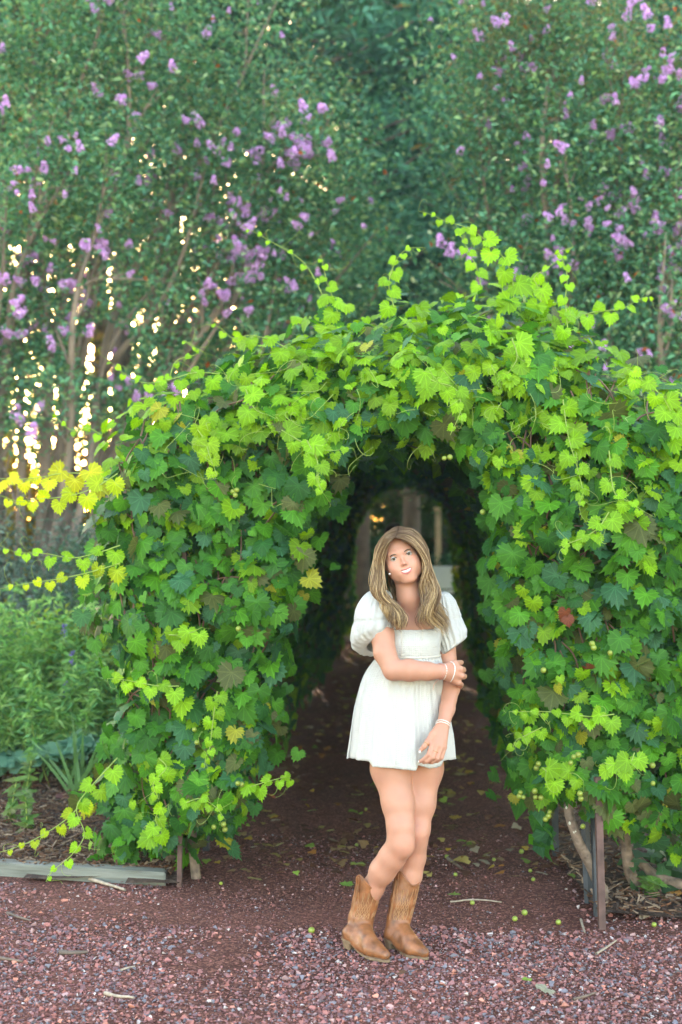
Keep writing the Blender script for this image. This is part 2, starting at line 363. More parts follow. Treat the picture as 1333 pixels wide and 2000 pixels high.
# gravel stones
def stone_template(rs):
    import bmesh
    bm = bmesh.new(); pts = rs.randn(8, 3); pts /= np.linalg.norm(pts, axis=1)[:, None]; pts[:, 2] *= 0.62; pts[:, 1] *= 0.8
    for p in pts: bm.verts.new(p*0.5)
    bmesh.ops.convex_hull(bm, input=bm.verts); bm.verts.ensure_lookup_table()
    used = [v for v in bm.verts if v.link_faces]; ix = {v: i for i, v in enumerate(used)}
    V = np.array([v.co[:] for v in used]); F = np.array([[ix[v] for v in f.verts] for f in bm.faces if len(f.verts) == 3]); bm.free()
    return V, F
ST = [stone_template(R) for _ in range(8)]
pal = 1.35*np.array([(0.29, 0.105, 0.085), (0.21, 0.085, 0.078), (0.14, 0.07, 0.072), (0.13, 0.125, 0.14), (0.34, 0.20, 0.18), (0.11, 0.11, 0.12), (0.46, 0.18, 0.12), (0.36, 0.31, 0.29), (0.48, 0.40, 0.35), (0.08, 0.06, 0.06)])
pal = pal*0.88+pal[:5].mean(0)*0.12
pw = np.array([.24, .24, .18, .09, .09, .06, .045, .025, .01, .035])
def stone_cols(n, rs=R): return pal[rs.choice(len(pal), n, p=pw/pw.sum())]*(0.75+0.5*rs.rand(n, 1))
def gravel_density(x, y):      # fewer stones in the trodden dirt
    d = 0.72+0.7*vnoise(np.stack([x*2.3+3, y*2.0, 0*x], -1))
    d = d+0.5*(x > 0.3)*(y < 5.7)+0.35*(y < 5.2)
    d = np.where((y > 5.65+0.15*vnoise(np.stack([x*3, y*0, 0*x+9], -1))) & (x > -0.75), d*0.55-0.1, d)
    return np.clip(d, 0.1, 1)
nst = 92000
ya = 4.3+R.rand(nst)**0.85*3.1; xa = (R.rand(nst)*2-1)*(0.30*ya+0.3)
keep = (R.rand(nst) < gravel_density(xa, ya)) & ~((ya > 6.45) & (xa < -0.7)) & ~((ya > 5.95) & (xa > 1.1))
xa, ya = xa[keep], ya[keep]; sz = 0.0056+0.0094*R.gamma(1.25, 0.62, len(xa)); sz = np.minimum(sz, 0.034); sz *= np.where((ya > 5.75) & (xa > -0.8) & (xa < 1.0), 0.5, 1)
za = path_z(xa, ya)+sz*0.12
pos = np.stack([xa, ya, za], -1); cols = stone_cols(len(xa)); rots = rand_rot(len(xa)); 
# keep most stones lying flat: blend to z rotations
az = R.rand(len(xa))*6.28; tilt = R.randn(len(xa))*0.35
cz, sz_, ct, st_ = np.cos(az), np.sin(az), np.cos(tilt), np.sin(tilt); O = np.zeros_like(cz)
rots = np.stack([cz, -sz_*ct, sz_*st_, sz_, cz*ct, -cz*st_, O, st_, ct], -1).reshape(-1, 3, 3)
inview = (np.abs(xa) < 0.24*ya) & (ya > 4.68)
score = np.where(inview, sz/ya, 0); top = np.argsort(-score)[:300]; rest = np.setdiff1d(np.arange(len(xa)), top)
mb_v, mb_f, mb_c, off = [], [], [], 0
kind = R.randint(0, 8, len(xa))
for k in range(8):
    ii = rest[kind[rest] == k]; T, F = ST[k]
    V = np.einsum('nij,nkj->nki', rots[ii], T[None]*sz[ii][:, None, None])+pos[ii][:, None, :]
    mb_v.append(V.reshape(-1, 3)); mb_f.append((F[None]+(np.arange(len(ii))*len(T))[:, None, None]).reshape(-1, 3)+off); off += len(ii)*len(T); mb_c.append(np.repeat(cols[ii], len(F), 0))
g = obj('gravel', new_mesh('gravel', np.vstack(mb_v), np.vstack(mb_f), M_gravel, False, fcol=np.vstack(mb_c)), gravel_path); tag(g, kind='stuff')
st_me = [new_mesh('stone', T, F, M_stone_o, False) for T, F in ST]
def place(o, p, r3, s):
    o.matrix_local = Matrix.Translation(Vector(p)) @ Matrix([list(x) for x in r3]).to_4x4() @ Matrix.Diagonal((*(s if np.ndim(s) else (s, s, s)), 1))
for i in top:
    o = obj('stone', st_me[kind[i]], gravel_path); place(o, pos[i], rots[i], sz[i]*1.0); o.color = (*cols[i], 1)
print('ground done')
# ------------------------------------------------------------------ timber edging, posts and hoops
def G(px, py, z=0.0):           # ground point seen at a photo pixel
    Y = (CH-z)*FPX/(py-1000.0); return P(px, py, Y)
tb = empty('timber_edging', (-1.6, 6.52, 0))
a, b_ = np.array((-3.2, 7.00, 0.027)), np.array((-0.775, 6.41, 0.027)); L_ = np.linalg.norm(b_-a); ang = math.atan2(b_[1]-a[1], b_[0]-a[0])
import bmesh
def timber_mesh(L, w, h, m):
    bm = bmesh.new(); bmesh.ops.create_cube(bm, size=1)
    for v in bm.verts: v.co.x *= L; v.co.y *= w; v.co.z *= h
    bmesh.ops.subdivide_edges(bm, edges=[e for e in bm.edges if abs(e.verts[0].co.x-e.verts[1].co.x) > L*0.5], cuts=40)
    bmesh.ops.bevel(bm, geom=[e for e in bm.edges if e.is_manifold and e.calc_face_angle(0) > 1], offset=0.006, segments=2, affect='EDGES')
    for v in bm.verts:
        n = vnoise(np.array([v.co.x*5, v.co.y*30, v.co.z*30])); v.co.z += 0.003*n; v.co.y += 0.003*n
        if v.co.x > L*0.49: v.co.x -= 0.03*(v.co.y/w+0.5)
    me = bpy.data.meshes.new('timber'); bm.to_mesh(me); bm.free(); me.materials.append(m); return me
def plank_mat():
    m = bpy.data.materials.new('timber_grain'); m.use_nodes = True; t = m.node_tree; N = t.nodes; L = t.links; b = N['Principled BSDF']; b.inputs['Roughness'].default_value = 0.85
    tc = N.new('ShaderNodeTexCoord'); mp = N.new('ShaderNodeMapping'); mp.inputs['Scale'].default_value = (3, 45, 45); L.new(tc.outputs['Object'], mp.inputs[0])
    n = N.new('ShaderNodeTexNoise'); n.inputs['Scale'].default_value = 1; n.inputs['Detail'].default_value = 7; L.new(mp.outputs[0], n.inputs['Vector'])
    r = N.new('ShaderNodeValToRGB'); e = r.color_ramp.elements; e[0].position = 0.34; e[0].color = (0.10, 0.095, 0.075, 1); e[1].position = 0.5; e[1].color = (0.17, 0.18, 0.15, 1); q = e.new(0.75); q.color = (0.26, 0.26, 0.22, 1)
    L.new(n.outputs['Fac'], r.inputs[0]); L.new(r.outputs[0], b.inputs['Base Color']); bp = N.new('ShaderNodeBump'); bp.inputs['Strength'].default_value = 0.7; bp.inputs['Distance'].default_value = 0.004; L.new(n.outputs['Fac'], bp.inputs['Height']); L.new(bp.outputs[0], b.inputs['Normal']); return m
M_grain = plank_mat()
bpy.data.objects.remove(tb)
t_ = obj('timber_edging', timber_mesh(L_, 0.085, 0.07, M_grain)); t_.location = (a+b_)/2; t_.rotation_euler = (0, 0, ang)
tag(t_, 'grey weathered timber lying along the edge of the mulch bed at left', 'timber')

def bar(a, b, w, d, m, par, name):
    a = np.asarray(a, float); b = np.asarray(b, float); V, F = tube([a, a*0.5+b*0.5, b], 1.0, 4); c = (a+b)/2
    q = Vector(b-a).to_track_quat('Z', 'Y').to_matrix(); V, F = box((0, 0, 0), (w, d, np.linalg.norm(b-a))); V = V @ np.array(q).T+c
    return child(name, new_mesh(name, V, F, m, False), par)
trel = tag(empty('arch_trellis', tuple(T0)), 'steel arch trellis carrying the grape vine tunnel over the path', 'trellis')
bar((-0.723, 6.36, -0.02), (-0.70, 6.36, 1.5), 0.035, 0.02, M_rust, trel, 'post')
bar((-0.675, 6.52, -0.02), (-0.66, 6.52, 1.5), 0.03, 0.02, M_steel, trel, 'post')
bar((1.055, 5.745, -0.02), (1.047, 5.80, 0.60), 0.028, 0.02, M_rust, trel, 'post')
bar((1.07, 5.93, -0.02), (1.06, 5.97, 0.5), 0.028, 0.02, M_steel, trel, 'post')
bar((1.07, 6.14, -0.02), (1.04, 6.16, 0.7), 0.045, 0.02, M_steel, trel, 'post')
for k in range(11):
    s = 0.9+k*1.2
    for sd in (-1, 1):
        bar(TP(s, sd*0.86, -0.02), TP(s, sd*0.84, 1.3), 0.04, 0.03, M_steel, trel, 'post')
    ph = np.linspace(0, math.pi, 15); pts = [TP(s, -0.84*math.cos(p), 1.3+0.85*math.sin(p)) for p in ph]
    V, F = tube(pts, 0.016, 5); child('hoop', new_mesh('hoop', V, F, M_steel), trel)
for d, z in ((-0.84, 0.5), (-0.84, 1.1), (0.84, 0.5), (0.84, 1.1), (-0.6, 1.9), (0.6, 1.9), (0, 2.15)):
    V, F = tube([TP(0.9, d, z), TP(6, d, z), TP(12.9, d, z)], 0.01, 4); child('rail', new_mesh('rail', V, F, M_steel), trel)

# ------------------------------------------------------------------ vine leaves
def leaf_template(teeth, inner, curl=0.22, fold=0.16, seed=0):
    base_a = np.radians([0, 15, 30, 45, 60, 80, 100, 120, 140, 155, 172]); base_r = np.array([.72, .66, .60, .57, .57, .56, .54, .50, .44, .34, .10])
    rs = np.random.RandomState(seed); side = []
    n = teeth*2+1; an = np.linspace(0, math.radians(172), n)
    def mk(sgn):
        out = []
        for i in range(1, n):
            r = np.interp(an[i], base_a, base_r)*(1.08 if i % 2 == 0 else 0.85)*(1+0.05*rs.randn())
            if i == n-1: r = 0.09
            out.append((sgn*r*math.sin(an[i]), r*math.cos(an[i])))
        return out
    O = [(0, 0.82)]+mk(1)+mk(-1)[::-1]
    O = np.array(O); k = len(O); pts = [(0, 0)]; F = []
    if inner:
        I = O*0.55; pts += list(map(tuple, I))+list(map(tuple, O))
        for i in range(k):
            j = (i+1) % k; F += [(0, 1+j, 1+i), (1+i, 1+j, 1+k+j), (1+i, 1+k+j, 1+k+i)]
    else:
        pts += list(map(tuple, O))
        for i in range(k): F.append((0, 1+(i+1) % k, 1+i))
    p = np.array(pts); z = fold*np.abs(p[:, 0])-curl*(p[:, 1]*0.9)**2-0.25*p[:, 0]**2+0.05*vnoise(np.stack([p[:, 0]*3+seed*7, p[:, 1]*3, p[:, 0]*0+seed], -1))
    return np.column_stack([p, z]), np.array(F), p.copy()
LH = [leaf_template(9, True, 0.15+0.12*i, 0.22-0.08*i, i) for i in range(5)]
LM = [leaf_template(8, False, 0.1+0.1*i, 0.22-0.06*i, 10+i) for i in range(4)]
LL = [leaf_template(2, False, 0.2, 0.1, 20)]
leaf_me = [new_mesh('leaf', V, F, M_leaf_o, True, uv=U) for V, F, U in LH]

OUT = np.array([(175, 1690), (165, 1600), (185, 1500), (200, 1400), (190, 1300), (160, 1230), (140, 1150), (150, 1080), (165, 1000), (165, 950), (168, 900), (190, 840), (245, 790), (270, 755), (330, 712), (420, 702), (480, 655), (560, 618), (620, 600), (700, 590), (780, 575), (860, 565), (950, 545), (1040, 550), (1110, 590), (1170, 645), (1240, 690), (1333, 725), (1450, 790), (1540, 900), (1590, 1050), (1600, 1300), (1590, 1680),
                (1480, 1690), (1330, 1670), (1200, 1640), (1110, 1580), (1020, 1590), (1005, 1500), (990, 1400), (970, 1290), (955, 1200), (948, 1120), (952, 1050), (940, 980), (915, 915), (880, 885), (800, 866), (720, 876), (665, 915), (628, 980), (605, 1050), (582, 1150), (572, 1250), (552, 1330), (540, 1450), (515, 1520), (495, 1600), (450, 1650), (400, 1690), (330, 1680), (260, 1670)], float)
NO = 33                          # first NO points: outer edge
def inside(poly, x, y):
    c = np.zeros(x.shape, bool); n = len(poly)
    for a in range(n):
        (x1, y1), (x2, y2) = poly[a], poly[(a+1) % n]
        if y1 == y2: continue
        c ^= ((y1 > y) != (y2 > y)) & (x < (x2-x1)*(y-y1)/(y2-y1)+x1)
    return c
def dist(line, x, y):
    d = np.full(x.shape, 1e9)
    for a in range(len(line)-1):
        p, q = line[a], line[a+1]; v = q-p; t = np.clip(((x-p[0])*v[0]+(y-p[1])*v[1])/(v @ v), 0, 1)
        d = np.minimum(d, np.hypot(x-p[0]-t*v[0], y-p[1]-t*v[1]))
    return d
gx = np.arange(100, 1640, 10.0); gy = np.arange(520, 1720, 10.0); GX, GY = np.meshgrid(gx, gy)
dO = dist(OUT[:NO], GX, GY); dI = dist(OUT[NO-1:], GX, GY)
so_ = np.clip(1-dO/230, 0, 1); si_ = np.clip(1-dI/90, 0, 1)
lump = vnoise(np.stack([GX/130, GY/130, 0*GX], -1))*0.10+vnoise(np.stack([GX/50, GY/50, 0*GX+9], -1))*0.04
topness = np.clip((900-GY)/300, 0, 1)
DEP = (6.20-(GX-300)/850*0.42)+(0.42+0.55*topness)*(1-np.sqrt(np.clip(1-so_**2, 0.02, 1)))+0.22*(1-np.sqrt(np.clip(1-si_**2, 0.02, 1)))+lump+0.06*(GY-1100)/500
gyy, gxx = np.gradient(DEP, 10.0)
def samp(A, x, y):
    i = np.clip((y-gy[0])/10, 0, len(gy)-1.001); j = np.clip((x-gx[0])/10, 0, len(gx)-1.001); a = i.astype(int); b = j.astype(int); u = i-a; v = j-b
    return A[a, b]*(1-u)*(1-v)+A[a+1, b]*u*(1-v)+A[a, b+1]*(1-u)*v+A[a+1, b+1]*u*v
def surf(x, y, back=0.0):
    x = np.asarray(x, float); y = np.asarray(y, float); Y = samp(DEP, x, y)+back
    p = np.stack([(x-666.5)/FPX*Y, Y, CH-(y-1000)/FPX*Y], -1)
    n = np.stack([-samp(gxx, x, y)*463*1.0*(-1)*-1, -np.ones_like(x), samp(gyy, x, y)*463], -1)  # slope in metres per metre
    n[:, 0] = samp(gxx, x, y)*463; n[:, 2] = -samp(gyy, x, y)*463
    # surface Y(x,z): outward (towards camera) normal is (dY/dx, -1, dY/dz), z runs against py
    n /= np.linalg.norm(n, axis=1)[:, None]; return p, n

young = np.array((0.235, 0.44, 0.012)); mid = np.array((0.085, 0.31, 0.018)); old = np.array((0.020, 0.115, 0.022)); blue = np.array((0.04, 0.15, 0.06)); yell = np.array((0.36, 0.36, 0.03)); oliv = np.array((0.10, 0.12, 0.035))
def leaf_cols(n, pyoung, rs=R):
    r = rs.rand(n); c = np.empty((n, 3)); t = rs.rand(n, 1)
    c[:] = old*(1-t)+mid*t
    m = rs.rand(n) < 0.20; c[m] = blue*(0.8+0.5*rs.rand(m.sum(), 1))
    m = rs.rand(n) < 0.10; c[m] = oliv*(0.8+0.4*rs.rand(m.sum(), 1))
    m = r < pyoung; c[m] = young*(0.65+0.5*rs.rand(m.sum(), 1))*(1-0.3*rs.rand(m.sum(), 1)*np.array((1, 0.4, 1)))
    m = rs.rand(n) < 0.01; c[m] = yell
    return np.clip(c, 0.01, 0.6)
N0 = 14500
x = 110+R.rand(N0*3)*1500; y = 530+R.rand(N0*3)*1190; m = inside(OUT, x, y); x, y = x[m][:N0], y[m][:N0]
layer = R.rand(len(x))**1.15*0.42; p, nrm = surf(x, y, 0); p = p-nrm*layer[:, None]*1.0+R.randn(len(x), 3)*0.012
rimd = np.minimum(samp(dO, x, y), samp(dI, x, y))
tipd = np.stack([R.randn(len(x))*0.45, -0.25+R.randn(len(x))*0.25, -1+R.randn(len(x))*0.2], -1)
nn = nrm+np.stack([0*x, 0*x-0.15, 0*x+0.45], -1)+R.randn(len(x), 3)*0.55
lsz = np.clip(0.082+0.023*R.randn(len(x)), 0.04, 0.125)
pyg = np.where(y < 760, 0.68, np.where(y < 900, 0.5, 0.13))*(layer < 0.14)  # more lime leaves on top: young growth, partly top light put into colour
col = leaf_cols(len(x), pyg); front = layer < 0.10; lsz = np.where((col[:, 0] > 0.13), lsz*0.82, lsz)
# vine objects
vl = tag(empty('grape_vine', (-0.80, 6.45, 0)), 'leafy green grape vine covering the left side of the arch beside the timber edging', 'grape vine')
vr = tag(empty('grape_vine', (1.03, 6.0, 0)), 'leafy green grape vine covering the right side and top of the arch', 'grape vine')
vines = {0: vl, 1: vr}
side = (x > 760).astype(int)
def leaf_obj(par, p, n, t, s, c, k=None, name='leaf'):
    o = obj(name, leaf_me[R.randint(5) if k is None else k], par); r3 = frame_rot(np.array([n], float), np.array([t], float))[0]
    w = Vector(p)-(par.location if par.type == 'EMPTY' else Vector((0, 0, 0)))
    o.matrix_local = Matrix.Translation(w) @ Matrix([list(q) for q in r3]).to_4x4() @ Matrix.Diagonal((s, s, s, 1)); o.color = (*[float(v) for v in c], 1); return o
single = np.zeros(len(x), bool)
inview = (x < 1333) & (x > 0)
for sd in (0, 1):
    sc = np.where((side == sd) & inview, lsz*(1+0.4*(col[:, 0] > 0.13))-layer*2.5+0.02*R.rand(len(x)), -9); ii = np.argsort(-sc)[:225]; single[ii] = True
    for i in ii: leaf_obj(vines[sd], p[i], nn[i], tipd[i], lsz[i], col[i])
RT = frame_rot(nn, tipd)
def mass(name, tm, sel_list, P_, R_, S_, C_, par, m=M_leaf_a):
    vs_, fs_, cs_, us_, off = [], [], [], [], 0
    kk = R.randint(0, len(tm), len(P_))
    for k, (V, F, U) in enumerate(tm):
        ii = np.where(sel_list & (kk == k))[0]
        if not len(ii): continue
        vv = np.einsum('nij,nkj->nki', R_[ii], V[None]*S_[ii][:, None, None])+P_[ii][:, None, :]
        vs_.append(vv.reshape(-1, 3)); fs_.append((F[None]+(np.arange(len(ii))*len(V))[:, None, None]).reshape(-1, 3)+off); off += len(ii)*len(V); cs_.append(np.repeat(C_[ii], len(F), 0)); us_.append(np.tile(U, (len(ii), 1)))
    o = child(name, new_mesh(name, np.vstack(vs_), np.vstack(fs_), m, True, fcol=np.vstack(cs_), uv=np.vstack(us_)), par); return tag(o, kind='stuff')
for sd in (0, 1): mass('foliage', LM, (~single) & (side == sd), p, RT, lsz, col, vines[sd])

# tunnel walls and roof behind the front
n2 = 50000
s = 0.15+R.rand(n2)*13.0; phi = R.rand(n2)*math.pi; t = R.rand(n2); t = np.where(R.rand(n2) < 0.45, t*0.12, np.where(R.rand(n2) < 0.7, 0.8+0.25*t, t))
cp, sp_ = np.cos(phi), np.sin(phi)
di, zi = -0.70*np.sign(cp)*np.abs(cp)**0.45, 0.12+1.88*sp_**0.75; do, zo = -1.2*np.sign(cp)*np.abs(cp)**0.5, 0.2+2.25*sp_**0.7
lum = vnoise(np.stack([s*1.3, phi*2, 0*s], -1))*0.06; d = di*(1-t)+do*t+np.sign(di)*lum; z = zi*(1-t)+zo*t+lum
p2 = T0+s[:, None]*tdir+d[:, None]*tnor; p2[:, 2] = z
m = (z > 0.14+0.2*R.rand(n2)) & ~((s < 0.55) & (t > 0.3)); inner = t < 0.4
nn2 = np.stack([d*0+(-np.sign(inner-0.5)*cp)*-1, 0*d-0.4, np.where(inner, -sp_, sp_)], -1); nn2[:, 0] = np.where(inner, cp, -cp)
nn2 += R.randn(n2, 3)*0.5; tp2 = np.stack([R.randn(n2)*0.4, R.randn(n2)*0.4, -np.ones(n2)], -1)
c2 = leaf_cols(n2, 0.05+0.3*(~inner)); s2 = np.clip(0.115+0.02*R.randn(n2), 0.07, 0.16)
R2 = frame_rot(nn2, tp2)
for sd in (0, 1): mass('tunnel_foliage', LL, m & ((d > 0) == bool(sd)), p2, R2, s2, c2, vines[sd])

# canes inside the mass
def cane_mesh(n, sdx):
    mb = MB()
    for _ in range(n):
        x0 = (R.uniform(230, 560) if sdx == 0 else R.uniform(1000, 1330)); y0 = R.uniform(900, 1600); pts = []
        cx, cy = x0, y0; a = R.uniform(-2.4, -0.7)
        for k in range(6):
            pts.append((cx, cy)); a += R.randn()*0.35; cx += 45*math.cos(a); cy += 45*math.sin(a)
            if not inside(OUT, np.array([cx]), np.array([cy]))[0] or dist(OUT, np.array([cx]), np.array([cy]))[0] < 40: break
        if len(pts) < 3: continue
        pts = np.array(pts); q, nq = surf(np.clip(pts[:, 0], 150, 1590), np.clip(pts[:, 1], 600, 1680), 0.08); V, F = tube(catmull(q, 18), 0.004, 4); mb.add(V, F)
    return mb.mesh('canes', M_cane)
for sd in (0, 1): tag(child('canes', cane_mesh(70, sd), vines[sd]), kind='stuff')
# trunks
tr = catmull([P(1178, 1745, 5.98), P(1168, 1720, 5.98), P(1150, 1680, 5.97), P(1130, 1640, 5.95), P(1113, 1590, 5.94), P(1108, 1540, 5.98), P(1085, 1460, 6.05)], 40)
tr[0, 2] = -0.03
V, F = tube(tr+0.004*vnoise(tr*20)[:, None], np.linspace(0.026, 0.018, 40), 10); trunk = child('trunk', new_mesh('trunk', V, F, M_vinebark), vr)
mb = MB()
for k in (8, 13, 16, 22, 24, 28, 31):
    c = tr[k]+np.array((R.uniform(-.012, .012), -0.020, 0)); th = np.arange(8)*math.pi/4; rr = R.uniform(0.004, 0.009)
    V = np.array([c+np.array((rr*math.cos(q), 0, rr*1.3*math.sin(q))) for q in th]+[c+np.array((0, -0.003, 0))]); mb.add(V, np.array([(i, (i+1) % 8, 8) for i in range(8)]))
lc = obj('lichen', mb.mesh('lichen', M_lichen), trunk)
for pts in ([(-0.66, 6.5, -.03), (-0.68, 6.5, 0.3), (-0.62, 6.45, 0.8)], [(-0.80, 6.6, -.03), (-0.78, 6.55, 0.4), (-0.9, 6.5, 0.9)]):
    V, F = tube(catmull(pts, 14), np.linspace(0.024, 0.016, 14), 8); child('trunk', new_mesh('trunk', V, F, M_vinebark), vl)
for pts in ([(1.35, 6.25, 0.03), (1.25, 6.15, 0.12), (1.22, 6.1, 0.4), (1.25, 6.05, 0.8)], [(1.75, 6.0, 0.0), (1.5, 6.1, 0.07), (1.35, 6.2, 0.11), (1.2, 6.3, 0.3)]):
    V, F = tube(catmull(pts, 16), np.linspace(0.03, 0.018, 16), 8); child('trunk', new_mesh('trunk', V, F, M_vinebark), vr)

# long young shoots with leaves
def curly(p0, L, rs=R):
    d = np.array((rs.randn()*0.8, rs.randn()*0.4-0.3, rs.randn()*0.8-0.1)); d /= np.linalg.norm(d); a = np.array((rs.randn(), rs.randn(), rs.randn())); a /= np.linalg.norm(a)
    pts = [np.array(p0)]; st = L/14
    for i in range(14):
        an = 0.08+0.9*(i/14)**3; d = d*math.cos(an)+np.cross(a, d)*math.sin(an); d[2] -= 0.03; d /= np.linalg.norm(d); pts.append(pts[-1]+d*st)
    return np.array(pts)
def shoot(par, pts, dY0, dY1, big, small, nleaf, tint=young*np.array((0.78, 0.93, 1.2)), tend=2, droop=0.5, drop_last=0):
    """pts: photo pixels; depth measured from the leaf surface where the shoot starts"""
    pts = np.array(pts, float); y0 = float(samp(DEP, np.clip(pts[0, 0], 150, 1580), np.clip(pts[0, 1], 560, 1690)))-0.04
    k = len(pts); Ys = y0+np.linspace(dY0, dY1, k); W3 = np.array([P(a, b, c) for (a, b), c in zip(pts, Ys)])
    path = catmull(W3, 10*k); V, F = tube(path, np.linspace(0.0028, 0.0011, len(path)), 4)
    s = child('shoot', new_mesh('shoot', V, F, M_shoot), par)
    for i in range(nleaf):
        u = (i+0.4)/nleaf; q = path[int(u*(len(path)-1-drop_last))]; T = path[min(int(u*(len(path)-1))+1, len(path)-1)]-path[max(int(u*(len(path)-1))-1, 0)]; T /= np.linalg.norm(T)
        sd = 1 if i % 2 else -1; out = np.cross(T, (0, -1, 0))*sd; out[2] -= droop; sz = big+(small-big)*u; sz *= R.uniform(0.85, 1.15)
        pet = q+out*sz*0.25; n = np.array((R.randn()*0.35, -1.0, 0.35+R.randn()*0.3)); t = out*0.8+np.array((0, -0.2, -droop)) + R.randn(3)*0.15
        c = tint*(0.75+0.4*R.rand())*(1+0.25*u*np.array((1, 0.6, 0.5)))
        leaf_obj(s, pet, n, t, sz, np.clip(c, 0, 0.7))
    mb = MB(); jj = R.randint(3, len(path)-3, max(tend, 1))
    for j in jj: V, F = tube(curly(path[j], R.uniform(0.06, 0.16)), 0.0010, 3); mb.add(V, F)
    V, F = tube(curly(path[-1], 0.08), 0.0008, 3); mb.add(V, F)
    tag(obj('tendrils', mb.mesh('tendrils', M_shoot), s), kind='stuff'); return s
yel = np.array((0.40, 0.44, 0.02))  # yellow of backlit leaves put into the leaf colour
shoot(vl, [(640, 600), (615, 545), (585, 505), (530, 472), (500, 455), (468, 440)], 0, -0.05, .045, .012, 7, tend=5, drop_last=0)
shoot(vr, [(1005, 590), (1000, 540), (985, 505), (955, 475), (930, 455), (905, 442), (870, 432), (845, 420), (818, 412)], 0.05, -0.1, .105, .012, 13, tend=3)
shoot(vr, [(940, 560), (930, 520), (915, 490), (905, 470), (890, 440)], 0.05, 0, .07, .02, 7, tend=3)
shoot(vr, [(770, 600), (760, 560), (765, 530), (780, 500), (800, 485), (832, 484)], 0.05, 0, .09, .012, 8, tend=4)
shoot(vl, [(660, 610), (650, 580), (640, 555), (632, 520), (627, 498)], 0.05, 0, .09, .015, 7, tend=2)
shoot(vr, [(1110, 650), (1105, 590), (1108, 540), (1100, 510), (1090, 495), (1120, 482)], 0.0, 0, .07, .012, 10, tend=4, droop=0.8)
shoot(vr, [(1060, 600), (1050, 560), (1045, 540), (1075, 520), (1120, 482)], 0.0, 0, .095, .015, 6, tend=2)
shoot(vr, [(1110, 630), (1150, 612), (1185, 607), (1215, 603), (1240, 590), (1262, 580), (1275, 590)], 0.0, -0.05, .085, .012, 9, tend=4, droop=0.2)
shoot(vl, [(430, 730), (380, 728), (330, 742), (285, 748), (250, 735), (225, 715), (208, 700)], 0, -0.1, .085, .015, 9, tend=5)
shoot(vl, [(330, 745), (345, 705), (385, 690), (360, 665), (400, 690)], 0, -0.1, .04, .012, 6, tend=5)
shoot(vl, [(560, 680), (530, 665), (490, 655), (455, 660), (430, 640), (402, 633)], 0, -0.1, .10, .012, 6, tend=4)
shoot(vl, [(210, 935), (165, 925), (120, 925), (80, 932), (40, 936), (0, 935), (-25, 935)], -0.05, -0.1, .10, .045, 10, tint=yel, tend=3)
shoot(vl, [(230, 925), (190, 950), (150, 965), (110, 972), (70, 975), (40, 980), (0, 968)], -0.05, -0.15, .09, .03, 9, tint=young*np.array((1.5, 1.1, 1)), tend=5)
shoot(vl, [(235, 1065), (190, 1080), (140, 1090), (95, 1082), (60, 1080), (30, 1078), (0, 1065)], -0.05, -0.15, .085, .02, 9, tend=5)
shoot(vl, [(235, 1100), (185, 1115), (130, 1128), (85, 1135), (50, 1140), (0, 1150)], -0.05, -0.2, .075, .02, 8, tint=young*np.array((1.3, 1, 1)), tend=4)
shoot(vl, [(200, 850), (170, 835), (140, 840), (115, 820), (105, 800)], 0.0, -0.1, .05, .012, 5, tend=3)
shoot(vl, [(230, 1480), (175, 1540), (150, 1580), (165, 1630), (140, 1670), (105, 1700), (90, 1722)], -0.05, -0.25, .08, .02, 9, tend=4)
shoot(vl, [(170, 1560), (130, 1600), (85, 1630), (45, 1650), (0, 1665)], -0.05, -0.2, .07, .02, 7, tint=young*np.array((1.3, 1, 1)), tend=3)
shoot(vl, [(425, 1350), (420, 1380), (415, 1420), (410, 1460), (402, 1480), (400, 1500)], -0.06, -0.08, .07, .02, 10, tend=2)
shoot(vl, [(350, 1340), (315, 1340), (280, 1335), (245, 1328), (210, 1325)], -0.06, -0.08, .07, .04, 6, tend=4)
shoot(vl, [(330, 1240), (350, 1240), (375, 1235), (395, 1225)], -0.05, -0.08, .09, .06, 4, tend=2)
shoot(vl, [(310, 1480), (325, 1500), (300, 1530), (310, 1560)], -0.05, -0.1, .08, .03, 6, tend=3)
shoot(vl, [(300, 1640), (310, 1620), (305, 1595), (330, 1570)], -0.05, -0.08, .09, .05, 5, tend=3)
shoot(vl, [(480, 1540), (510, 1530), (540, 1522), (560, 1518), (575, 1525)], -0.03, 0, .075, .03, 6, tend=3)
shoot(vl, [(360, 1570), (390, 1560), (420, 1575), (440, 1600)], -0.06, -0.08, .05, .03, 6, tend=5)
shoot(vl, [(380, 830), (400, 860), (410, 890), (425, 930)], -0.06, -0.12, .085, .05, 6, tend=5, tint=young*0.9)
shoot(vl, [(600, 860), (620, 900), (622, 940), (630, 960)], -0.06, -0.12, .09, .03, 6, tend=5)
shoot(vl, [(550, 840), (600, 868), (640, 880), (690, 875)], -0.06, -0.08, .085, .03, 7, tend=4)
shoot(vl, [(480, 760), (500, 800), (540, 810), (570, 800)], -0.06, -0.08, .09, .06, 5, tend=4)
shoot(vr, [(820, 730), (850, 745), (890, 760), (900, 800), (880, 850)], -0.08, -0.12, .09, .03, 8, tend=6)
shoot(vr, [(1100, 780), (1110, 850), (1130, 920), (1138, 960), (1130, 985)], -0.08, -0.12, .09, .025, 9, tend=5)
shoot(vr, [(1190, 1000), (1170, 1030), (1140, 1050), (1110, 1062), (1095, 1075)], -0.08, -0.12, .08, .02, 7, tend=4)
shoot(vr, [(1200, 1395), (1160, 1400), (1115, 1395), (1070, 1390), (1030, 1390), (995, 1390)], -0.08, -0.12, .075, .02, 10, tend=5)
shoot(vr, [(1060, 1420), (1030, 1435), (1010, 1445), (1000, 1465)], -0.05, -0.05, .05, .03, 6, tend=3)
shoot(vr, [(1060, 1500), (1085, 1515), (1120, 1510), (1140, 1525)], -0.08, -0.1, .085, .06, 4, tend=2)
